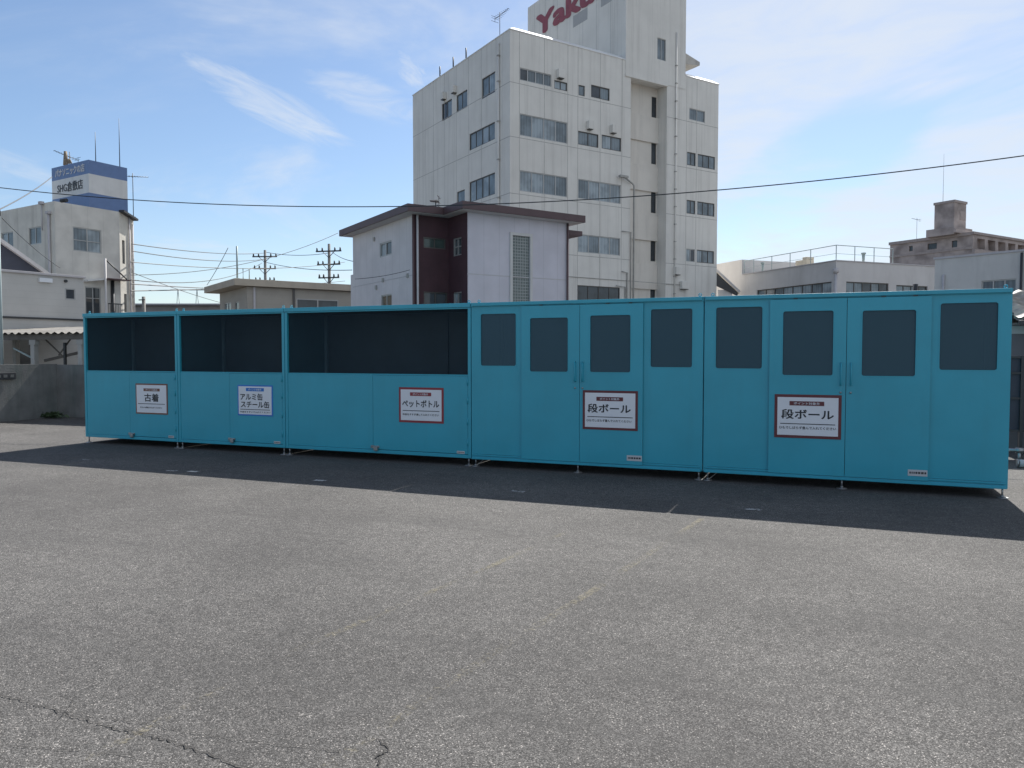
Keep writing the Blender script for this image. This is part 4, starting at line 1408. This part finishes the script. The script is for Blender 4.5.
# ------------------------------------------------------------------ concrete boundary wall at the left
T = thing('concrete_wall', (-18.9, 14.3, 0), 0, 'stained concrete boundary wall turning a corner below the carport', 'wall')
b = MB()
b.prism([(0, 0), (0.20, -6.5), (0.02, -6.5), (-0.18, 0.16)], 0, 1.42, 'concrete')
b.build('wall_section', T)
b = MB()
b.prism([(0.003, 0.0), (7.4, 0.9), (7.4, 1.06), (-0.177, 0.163)], 0, 1.40, 'concrete')
b.build('wall_section', T)
b = MB()
b.box(0.05, 0.13, -2.1, -1.2, 1.05, 1.22, 'dark_metal', 0.01)
for k in range(5):
    b.box(0.13, 0.145, -2.03 + k * 0.17, -1.94 + k * 0.17, 1.10, 1.17, 'concrete')
b.build('vent_grille', T)
b = MB()
random.seed(3)
for k in range(260):
    a = random.uniform(0, 6.28); r = abs(random.gauss(0, 0.11)); h = random.uniform(0.02, 0.14)
    x, y = r * math.cos(a) * 1.8, r * math.sin(a)
    l = random.uniform(0.05, 0.12); q = random.uniform(0, 6.28)
    b.face([(x, y, h), (x + l * math.cos(q), y + l * math.sin(q), h + random.uniform(-.03, .05)), (x + l * math.cos(q + .6) * .6, y + l * math.sin(q + .6) * .6, h + random.uniform(0, .06))], 'leaf')
for k in range(16):
    a = k * 0.4
    b.tube([(0, 0, 0), (0.15 * math.cos(a), 0.09 * math.sin(a), 0.09)], 0.006, 'leaf', 4)
tag(b.build('weed_clump', loc=(-18.65, 13.98, 0)), 'low green weeds growing at the foot of the concrete wall corner', 'weed')
T = thing('utility_pole', (-20.28, 13.78, 0), 0, 'slim pale pole at the left edge beside the carport, holding the long cable', 'pole')
b = MB(); b.tube([(0, 0, 0), (0, 0, 6.16)], 0.042, 'pole_lt', 10, 0.03); b.build('pole', T)
b = MB(); b.box(-0.08, 0.08, -0.10, 0.02, 5.35, 5.5, 'dark_metal', 0.01); b.tube([(0, 0.0, 6.08), (0.06, -0.16, 6.1)], 0.03, 'dark_metal', 6); b.build('clamp', T)

# ------------------------------------------------------------------ beige flat roofed house
T = thing('beige_house', (-27.16, 30.22, 0), RAD(57), 'single storey beige house with a deep flat roof edge', 'house')
b = MB()
bh = [(3.25, 5.6, 3.0, 4.62)]
b.wall('F', 0.70, 9.5, 0, 5.10, 'beige_wall', bh, 0.08, 0.25)
b.wall('L', 0.25, 5.6, 0, 5.10, 'beige_wall', [(1.75, 2.5, 3.9, 4.45), (3.3, 4.6, 3.6, 4.5)], 0.08, 0.70)
b.face([(9.5, 0.25, 0), (9.5, 7, 0), (9.5, 7, 5.1), (9.5, 0.25, 5.1)], 'beige_wall')
b.face([(0.7, 5.6, 0), (9.5, 5.6, 0), (9.5, 5.6, 5.1), (0.7, 5.6, 5.1)], 'beige_wall')
b.build('wall', T)
b = MB(); b.box(0, 9.9, -0.05, 6.2, 5.12, 5.47, 'beige', 0.02); b.build('roof', T)
window(T, 'F', *bh[0], 2, 0.05, 'frame_al', ('glass', 'glass_dk'), 0.06, 0.25)
window(T, 'L', 1.75, 2.5, 3.9, 4.45, 1, 0.05, 'frame_al', 'glass_dk', 0.05, 0.70)
window(T, 'L', 3.3, 4.6, 3.6, 4.5, 2, 0.05, 'frame_al', ('glass_dk', 'glass'), 0.05, 0.70)
for u in (1.05, 3.1):
    b = MB(); b.box(u - 0.05, u + 0.05, 0.18, 0.246, 0, 5.1, 'soffit' if u < 2 else 'frame_dk'); b.build('rain_pipe', T)
p = T.location + Matrix.Rotation(RAD(57), 3, 'Z') @ Vector((0.25, 0.35, 0))
t = thing('mast_pole', (p.x, p.y, 5.47), 0, 'thin upright mast with a small hoop beside it on the beige roof', 'mast')
b = MB(); b.tube([(0, 0, 0), (0, 0, 1.65)], 0.045, 'pole_lt', 6); b.box(-0.1, 0.1, -0.1, 0.1, 0, 0.04, 'pole_lt'); b.build('mast', t)
b = MB(); b.tube([(0.15, 0.25, 0), (0.15, 0.25, 0.55), (0.33, 0.5, 0.55), (0.33, 0.5, 0)], 0.03, 'pole_lt', 6); b.build('hoop', t)

# ------------------------------------------------------------------ far sheds and the power poles
T = thing('low_warehouse', (-58.6, 52.1, 0), RAD(22), 'long low grey warehouse far off between the shop and the beige house', 'building')
b = MB(); b.box(-6, 12, 0, 8, 0, 6.10, 'far_roof'); b.build('wall', T)
b = MB()
for k in range(2):
    y0, y1 = (-0.4, 4) if k == 0 else (4, 8.4)
    z0, z1 = (6.24, 6.6) if k == 0 else (6.6, 6.24)
    b.face([(-6.3, y0, z0), (12.3, y0, z0), (12.3, y1, z1), (-6.3, y1, z1)], 'slate')
    b.face([(-6.3, y0, z0 - .12), (12.3, y0, z0 - .12), (12.3, y1, z1 - .12), (-6.3, y1, z1 - .12)], 'slate')
b.face([(-6.3, -0.4, 6.12), (12.3, -0.4, 6.12), (12.3, -0.4, 6.24), (-6.3, -0.4, 6.24)], 'far_roof')
b.build('roof', T)


def power_pole(loc, h, label, rz=0.3, arms=3):
    t = thing('power_pole', loc, rz, label, 'power pole', 'power poles beyond the beige house')
    b = MB(); b.tube([(0, 0, 0), (0, 0, h)], 0.20, 'pole', 10, 0.13); b.build('pole', t)
    b = MB()
    ins = MB()
    for k in range(arms):
        z = h - 0.7 - k * 1.25
        L = 1.3 - 0.12 * k
        b.box(-L, L, -0.18, -0.06, z - 0.06, z + 0.06, 'dark_metal')
        b.bar((-L * 0.5, -0.12, z), (0, -0.12, z - 0.6), 0.05, 0.05, 'dark_metal'); b.bar((L * 0.5, -0.12, z), (0, -0.12, z - 0.6), 0.05, 0.05, 'dark_metal')
        for x in (-L * .92, -L * .5, L * .5, L * .92):
            ins.tube([(x, -0.12, z + 0.06), (x, -0.12, z + 0.34)], 0.09, 'dark_metal', 8, 0.06)
    b.build('crossarm', t)
    ins.build('insulator', t)
    b = MB()
    b.tube([(0.42, -0.1, h - 5.0), (0.42, -0.1, h - 4.0)], 0.27, 'pole', 12)
    b.tube([(-0.42, -0.1, h - 5.0), (-0.42, -0.1, h - 4.1)], 0.22, 'pole', 12)
    b.build('transformer', t)
    return t


power_pole((-54.2, 64.94, 0), 12.6, 'dark power pole with crossarms, farther from the lavender house', 0.35)
power_pole((-43.17, 60.75, 0), 12.1, 'dark power pole with crossarms, closest to the lavender house', 0.15)
T = thing('utility_pole', (-49.5, 45.0, 0), 0, 'short dark utility pole rising over the low grey warehouse', 'pole')
b = MB(); b.tube([(0, 0, 0), (0, 0, 6.2)], 0.16, 'pole', 8, 0.13); b.build('pole', T)
b = MB(); b.box(-0.3, 0.3, -0.22, -0.14, 5.9, 5.98, 'dark_metal'); b.build('crossarm', T)
for x, y, lab in ((-70.47, 69.05, 'spindly wire portal between the low warehouse and beige house, the left one'), (-68.38, 69.89, 'spindly wire portal between the low warehouse and beige house, the right one')):
    T = thing('wire_portal', (x, y, 0), 0.4, lab, 'frame', 'spindly portals over the low warehouse')
    b = MB(); b.tube([(-0.8, 0, 0), (0, 0, 9.4)], 0.05, 'pole_lt', 6); b.tube([(0.8, 0, 0), (0, 0, 9.4)], 0.05, 'pole_lt', 6); b.build('strut', T)
    b = MB(); b.box(-0.9, 0.9, -0.05, 0.05, 9.2, 9.32, 'pole_lt'); b.build('crossbar', T)

# ------------------------------------------------------------------ white low building with roof railing, right
T = thing('flat_roofed_hall', (0.98, 54.6, 0), RAD(43.5), 'low white hall with strip windows and a railing round its flat roof', 'building')
b = MB()
Hh = 7.80
wf = [(0.9, 4.66, 5.2, 6.48), (5.36, 8.3, 5.2, 6.40), (9.2, 13, 5.2, 6.4)]
wl = [(0.36, 7.78, 5.2, 6.48)]
b.wall('F', 0, 16, 0, Hh, 'white_wall', wf, 0.15)
b.wall('L', 0, 9.55, 0, Hh, 'white_wall', wl, 0.15)
b.wall('L', 9.55, 16, 0, 8.98, 'white_wall', [], 0.15)
b.face([(0, 9.55, Hh), (6, 9.55, Hh), (6, 9.55, 8.98), (0, 9.55, 8.98)], 'white_wall')
b.face([(0, 0, Hh), (16, 0, Hh), (16, 9.55, Hh), (0, 9.55, Hh)], 'conc_light')
b.face([(0, 9.55, 8.98), (6, 9.55, 8.98), (6, 16, 8.98), (0, 16, 8.98)], 'conc_light')
b.face([(16, 0, 0), (16, 16, 0), (16, 16, Hh), (16, 0, Hh)], 'white_wall')
b.face([(0, 16, 0), (16, 16, 0), (16, 16, Hh), (0, 16, Hh)], 'white_wall')
b.build('wall', T)
b = MB()
b.box(-0.06, 16, -0.06, 0.2, Hh + 0.002, Hh + 0.06, 'soffit'); b.box(-0.06, 0.2, 0.21, 9.5, Hh + 0.002, Hh + 0.06, 'soffit')
b.build('coping', T)
window(T, 'F', *wf[0], 5, 0.1, 'frame_dk', ('glass_dk', 'glass'), 0.07)
window(T, 'F', *wf[1], 4, 0.1, 'frame_dk', ('glass_dk', 'glass'), 0.07)
window(T, 'F', *wf[2], 5, 0.1, 'frame_dk', 'glass', 0.07)
window(T, 'L', *wl[0], 8, 0.1, 'frame_dk', ('glass_lt', 'glass'), 0.07)
b = MB(); b.tube([(-0.05, -0.05, 0), (-0.05, -0.05, 7.1)], 0.1, 'soffit', 8); b.tube([(-0.08, -0.08, 7.0), (-0.08, -0.08, 7.3)], 0.18, 'soffit', 8); b.build('rain_pipe', T)
b = MB()
rz = Hh + 1.05
b.tube([(0.1, 9.4, rz), (0.1, 0.1, rz), (5.1, 0.1, rz)], 0.028, 'pole_lt', 6)
b.tube([(0.1, 9.4, Hh + 0.5), (0.1, 0.1, Hh + 0.5), (5.1, 0.1, Hh + 0.5)], 0.012, 'pole_lt', 5)
for y in (0.1, 2.4, 4.4, 6.3, 8.3, 9.4):
    b.tube([(0.1, y, Hh + 0.06), (0.1, y, rz)], 0.028, 'pole_lt', 6)
for x in (1.7, 3.4, 5.1):
    b.tube([(x, 0.1, Hh + 0.06), (x, 0.1, rz)], 0.028, 'pole_lt', 6)
b.build('railing', T)


def on_hall(u, v, z):
    p = T.location + Matrix.Rotation(RAD(43.5), 3, 'Z') @ Vector((u, v, 0))
    return (p.x, p.y, z)


t = thing('roof_unit', on_hall(1.2, 4.6, Hh), RAD(43.5), 'cream ventilation unit on the flat roof behind the railing', 'roof unit')
b = MB(); b.box(0.0, 0.7, -0.6, 0.5, 0, 0.62, 'cream_roof', 0.03); b.build('body', t)
b = MB(); b.box(0.0, 0.7, -0.6, -0.2, 0.622, 0.8, 'cream_roof', 0.03); b.build('hood', t)
for k, (u, v) in enumerate(((0.6, 7.9), (3.3, 0.9))):
    t = thing('roof_pipe', on_hall(u, v, Hh), 0, ('white vent pipe on the flat roof by the far end of its railing', 'white vent pipe on the flat roof right of the railing corner')[k], 'pipe')
    b = MB(); b.tube([(0, 0, 0), (0, 0, 0.75)], 0.07, 'pole_lt', 8, 0.11); b.tube([(0, 0, .7), (0, 0, .8)], 0.16, 'pole_lt', 8); b.build('pipe', t)

T = thing('cream_roof_shed', (-7.3, 60.1, 0), RAD(22), 'small cream shed with a steep white bargeboard between the office and the hall', 'shed')
b = MB(); b.prism([(0.1, 0.05), (1.2, 0.05), (1.2, 0.7), (0.1, 0.7)], 0, 6.6, 'white_wall'); b.build('wall', T)
b = MB()
b.bar((-0.3, -0.06, 8.32), (1.75, -0.06, 6.42), 0.08, 0.16, 'white_wall')
b.face([(-0.3, 0, 8.2), (1.75, 0, 6.3), (1.75, 0.8, 6.3), (-0.3, 0.8, 8.2)], 'cream_roof')
b.face([(-0.3, -0.01, 8.15), (1.6, -0.01, 6.38), (1.6, -0.01, 6.1), (-0.3, -0.01, 7.0)], 'dark_metal')
b.build('roof', T)

# ------------------------------------------------------------------ grey building at far right
T = thing('grey_building', (5.05, 41.08, 0), RAD(-30), 'pale grey building behind the near end of the shelter row', 'building')
b = MB()
gh = [(2.03, 3.42, 4.3, 5.0), (5.0, 6.6, 4.3, 5.0)]
b.wall('F', 0, 9, 0, 6.15, 'grey_wall', gh, 0.12)
b.face([(0, 0, 0), (0, 8, 0), (0, 8, 6.15), (0, 0, 6.15)], 'grey_wall')
b.face([(9, 0, 0), (9, 8, 0), (9, 8, 6.15), (9, 0, 6.15)], 'grey_wall')
b.face([(0, 8, 0), (9, 8, 0), (9, 8, 6.15), (0, 8, 6.15)], 'grey_wall')
b.build('wall', T)
b = MB(); b.box(-0.05, 9.05, -0.05, 8.05, 6.153, 6.25, 'soffit'); b.build('roof', T)
window(T, 'F', *gh[0], 3, 0.08, 'frame_al', ('glass', 'glass_dk'), 0.05)
window(T, 'F', *gh[1], 3, 0.08, 'frame_al', ('glass', 'glass_dk'), 0.05)
b = MB(); b.tube([(0.42, -0.06, 0), (0.42, -0.06, 5.4)], 0.06, 'soffit', 8); b.tube([(3.62, -0.08, 0), (3.62, -0.08, 6.1)], 0.05, 'dark_metal', 8); b.build('rain_pipe', T)
t = thing('utility_pole', (4.1, 39.6, 0), 0, 'short dark pole with a white insulator knob beside the grey building', 'pole')
b = MB(); b.tube([(0, 0, 0), (0, 0, 4.9)], 0.11, 'dark_metal', 8); b.build('pole', t)
b = MB(); b.tube([(-0.3, -0.1, 4.25), (-0.3, -0.1, 4.45)], 0.1, 'white_plate', 8); b.bar((-0.3, -0.1, 4.3), (0, -0.1, 4.4), 0.04, 0.04, 'dark_metal'); b.build('insulator', t)

# ------------------------------------------------------------------ brown apartment block, far
T = thing('apartment_block', (20.48, 127.68, 0), RAD(54), 'far brown brick apartment block with a stair tower on its roof', 'building')
b = MB()
ah = [(8.9, 9.5, 17.6, 18.4), (5.2, 6.6, 17.5, 18.4), (2.2, 3.0, 17.4, 18.4)]
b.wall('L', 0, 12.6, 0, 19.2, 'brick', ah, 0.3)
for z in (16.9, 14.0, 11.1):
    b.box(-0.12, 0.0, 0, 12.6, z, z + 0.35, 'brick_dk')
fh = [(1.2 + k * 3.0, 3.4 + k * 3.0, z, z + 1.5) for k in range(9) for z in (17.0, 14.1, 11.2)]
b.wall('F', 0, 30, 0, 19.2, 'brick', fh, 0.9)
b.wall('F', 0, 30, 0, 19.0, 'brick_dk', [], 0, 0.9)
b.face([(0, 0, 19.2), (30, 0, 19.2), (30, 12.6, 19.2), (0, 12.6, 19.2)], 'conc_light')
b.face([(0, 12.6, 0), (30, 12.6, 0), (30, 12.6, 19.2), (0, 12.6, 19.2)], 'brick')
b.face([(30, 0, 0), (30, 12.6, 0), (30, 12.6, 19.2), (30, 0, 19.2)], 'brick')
b.build('wall', T)
b = MB()
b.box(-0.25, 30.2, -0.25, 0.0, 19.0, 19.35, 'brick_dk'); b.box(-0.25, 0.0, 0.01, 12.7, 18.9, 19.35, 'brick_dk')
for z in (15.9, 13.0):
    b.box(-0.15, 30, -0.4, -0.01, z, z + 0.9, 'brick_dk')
b.build('balcony_band', T)
for a in ah:
    window(T, 'L', *a, 1, 0.2, 'frame_dk', 'glass_dk', 0.08)
p = Vector((18.05 - 20.48, 129.08 - 127.68, 0))
b = MB()
q = Matrix.Rotation(RAD(-54), 3, 'Z') @ p
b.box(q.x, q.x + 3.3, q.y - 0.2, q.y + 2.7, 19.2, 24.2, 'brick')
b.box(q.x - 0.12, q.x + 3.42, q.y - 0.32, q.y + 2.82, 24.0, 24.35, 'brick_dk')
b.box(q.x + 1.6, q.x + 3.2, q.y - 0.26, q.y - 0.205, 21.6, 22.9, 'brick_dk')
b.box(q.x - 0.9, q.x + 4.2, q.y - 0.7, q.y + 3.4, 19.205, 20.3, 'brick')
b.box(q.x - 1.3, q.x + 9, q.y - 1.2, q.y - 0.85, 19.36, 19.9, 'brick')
b.build('stair_tower', T)


def on_apt(u, v, z):
    p = T.location + Matrix.Rotation(RAD(54), 3, 'Z') @ Vector((u, v, 0))
    return (p.x, p.y, z)


antenna(on_apt(q.x + 0.6, q.y + 1.8, 24.35), 7.2, 'tall thin mast on the stair tower of the brown apartment block', 'whip', mat_='dark_metal')
antenna(on_apt(q.x + 0.4, q.y + 5.6, 19.2), 3.4, 'small antenna on the brown apartment roof beside its stair tower', 'yagi', 0.6)

# ------------------------------------------------------------------ tiled house and clutter at the right end
T = thing('tiled_house', (2.95, 15.6, 0), RAD(4), 'low house with a pale tiled roof just past the near end of the shelters', 'house')
b = MB()
th = [(0.6, 2.6, 0.95, 1.95)]
b.wall('F', 0.15, 9, 0, 2.22, 'grey_pur', th, 0.1)
b.face([(0.15, 0, 0), (0.15, 4.4, 0), (0.15, 4.4, 2.22), (0.15, 0, 2.22)], 'grey_pur')
b.face([(9, 0, 0), (9, 4.4, 0), (9, 4.4, 2.22), (9, 0, 2.22)], 'grey_pur')
b.face([(0.15, 4.4, 0), (9, 4.4, 0), (9, 4.4, 2.22), (0.15, 4.4, 2.22)], 'grey_pur')
b.box(0.15, 9.02, -0.02, 0.0, 2.04, 2.18, 'white_wall')
b.build('wall', T)
window(T, 'F', *th[0], 2, 0.06, 'frame_al', ('glass_dk', 'glass'), 0.06)
b = MB()
i = b.mi('tile')
nx, rows, per = 220, 6, 4
for off in (0.0, -0.05):
    G = []
    for a in range(nx + 1):
        x = 0.12 + 9.2 * a / nx
        col = []
        for c in range(rows):
            for e in (0, 1):
                y = -0.55 + 0.255 * (c + e * 0.98)
                z = 2.28 + 0.095 * (c + e) + (0.045 if e == 0 else 0.0) + 0.028 * math.cos(2 * math.pi * x / 0.27)
                col.append(b.bm.verts.new((x, y, z + off)))
        G.append(col)
    for a in range(nx):
        for c in range(rows * 2 - 1):
            f = b.bm.faces.new((G[a][c], G[a + 1][c], G[a + 1][c + 1], G[a][c + 1])); f.material_index = i; f.smooth = (c % 2 == 0)
b.face([(0.12, 0.97, 2.84), (9.3, 0.97, 2.84), (9.3, 4.9, 2.25), (0.12, 4.9, 2.25)], 'tile')
b.build('roof', T, normals=False)
b = MB()
b.box(0.12, 9.3, -0.50, -0.04, 2.185, 2.215, 'wood'); b.box(0.12, 9.3, -0.62, -0.52, 2.17, 2.25, 'dark_metal', 0.01)
b.build('gutter', T)
T = thing('steel_fence', (2.6, 14.55, 0), RAD(2), 'dark panel fence below the tiled house beside the shelter end', 'fence')
b = MB()
for x0 in (0.0, 1.62, 3.24):
    b.box(x0 + 0.04, x0 + 1.58, 0, 0.025, 0.42, 1.62, 'slate')
b.build('panel', T)
b = MB()
for z in (0.42, 0.95, 1.36, 1.62):
    b.box(0, 4.9, -0.04, -0.003, z, z + 0.035, 'dark_metal')
for x in (0.0, 0.45, 1.6, 3.22, 4.84):
    b.box(x, x + 0.045, -0.05, 0.03, 0, 1.66, 'dark_metal')
b.build('frame', T)
T = thing('pipe_rail', (2.35, 13.75, 0), RAD(2), 'low horizontal grey pipe rail on short legs beside the shelter end', 'rail')
b = MB(); b.tube([(0, 0, 0.20), (5, 0, 0.20)], 0.028, 'steel', 10); b.build('pipe', T)
for x in (0.55, 2.2, 4.2):
    b = MB(); b.tube([(x, 0, 0), (x, 0, 0.2)], 0.022, 'steel', 8); b.tube([(x - 0.05, 0, 0.2), (x + 0.05, 0, 0.2)], 0.045, 'steel', 10); b.build('leg', T)
T = thing('bucket', (2.78, 13.25, 0), 0, 'small white bucket lying in the shade under the pipe rail', 'bucket')
b = MB(); b.tube([(0, 0, 0.062), (0.16, 0.03, 0.062)], 0.062, 'soffit', 14, 0.052); b.build('body', T)
b = MB(); b.tube([(-0.005, 0, 0.064), (-0.018, 0, 0.064)], 0.066, 'steel', 14); b.build('rim', T)


# ------------------------------------------------------------------ overhead cables
def cable(pts, sag, r, label, group=None, n=28, m='cable', seg=1):
    b = MB()
    P = []
    for a, c in zip(pts, pts[1:]):
        a, c = Vector(a), Vector(c)
        for k in range(n + 1):
            f = k / n
            q = a.lerp(c, f)
            q.z -= 4 * sag * f * (1 - f)
            P.append(q)
    b.tube(P, r, m, 5)
    return tag(b.build('overhead_cable'), label, 'cable', group)


GC = 'thin overhead cables'
CABLE_SAG = 0.80
cable([(-20.22, 13.72, 6.09), (4.9, 17.2, 5.55)], CABLE_SAG, 0.0115, 'long black cable sweeping across the whole scene in front of the office', GC, 60)
cable([(-27.18, 18.40, 6.76), (-37.56, 28.42, 10.99)], 0.1, 0.022, 'black cable climbing from the edge to the blue sign box', GC)
far = [((-37.80, 33.60, 8.19), (-58.27, 69.80, 13.09), 0.3, 0.0284, 'upper cable from the shop side wall to the farther power pole'),
       ((-37.79, 33.58, 7.77), (-58.26, 69.78, 12.41), 0.4, 0.0284, 'second cable just below the upper one from the shop wall'),
       ((-58.27, 69.81, 13.20), (-46.75, 65.76, 12.03), 0.3, 0.0284, 'cable joining the tops of the two power poles'),
       ((-58.25, 69.76, 12.07), (-34.26, 51.22, 8.30), 0.3, 0.0284, 'lower cable leaving the farther power pole for the lavender house'),
       ((-46.76, 65.78, 12.44), (-28.07, 42.90, 7.73), 0.3, 0.0257, 'cable from the closer power pole down to the lavender house'),
       ((-37.83, 33.51, 6.35), (-35.33, 50.91, 11.22), 0.8, 0.0198, 'rising cable from the shop wall towards the brown roof corner'),
       ((-37.82, 33.50, 6.06), (-58.56, 69.63, 11.96), 0.9, 0.0284, 'faint drooping cable above the low warehouse'),
       ((-37.83, 33.52, 6.53), (-43.74, 47.28, 5.70), 0.1, 0.0198, 'cable falling from the shop wall to the beige house'),
       ((-37.82, 33.49, 5.82), (-52.13, 76.44, 9.48), 0.3, 0.0297, 'faint level cable low over the warehouse roof'),
       ((-37.84, 33.54, 7.12), (-43.48, 63.79, 10.74), 0.5, 0.0248, 'faint cable between the shop wall and the lavender house'),
       ((-37.81, 33.48, 5.41), (-55.04, 80.71, 10.79), 0.2, 0.0314, 'lowest faint cable just over the warehouse roof'),
       ((-44.86, 46.89, 7.12), (-37.58, 41.27, 8.93), 0.1, 0.0198, 'steep stay wire beside the thin mast on the beige roof'),
       ((-24.98, 17.10, 6.15), (-31.53, 24.14, 5.53), 0.1, 0.0112, 'cable slanting down the shop left wall from the pale pole'),
       ((-13.61, 20.51, 4.05), (-12.01, 21.17, 4.34), 0.05, 0.0079, 'service cable along the side of the lavender house')]
for a, c, sag, rad, lab in far:
    cable([a, c], sag, rad, lab, GC, 16)
b = MB(); b.tube([(-0.10, 0, 0), (0.10, 0, 0)], 0.05, 'cable', 10)
q = (-18.38, 14.23, 5.70)
tag(b.build('cable_splice', loc=q), 'black splice box hanging on the long cable in front of the shop', 'splice box')
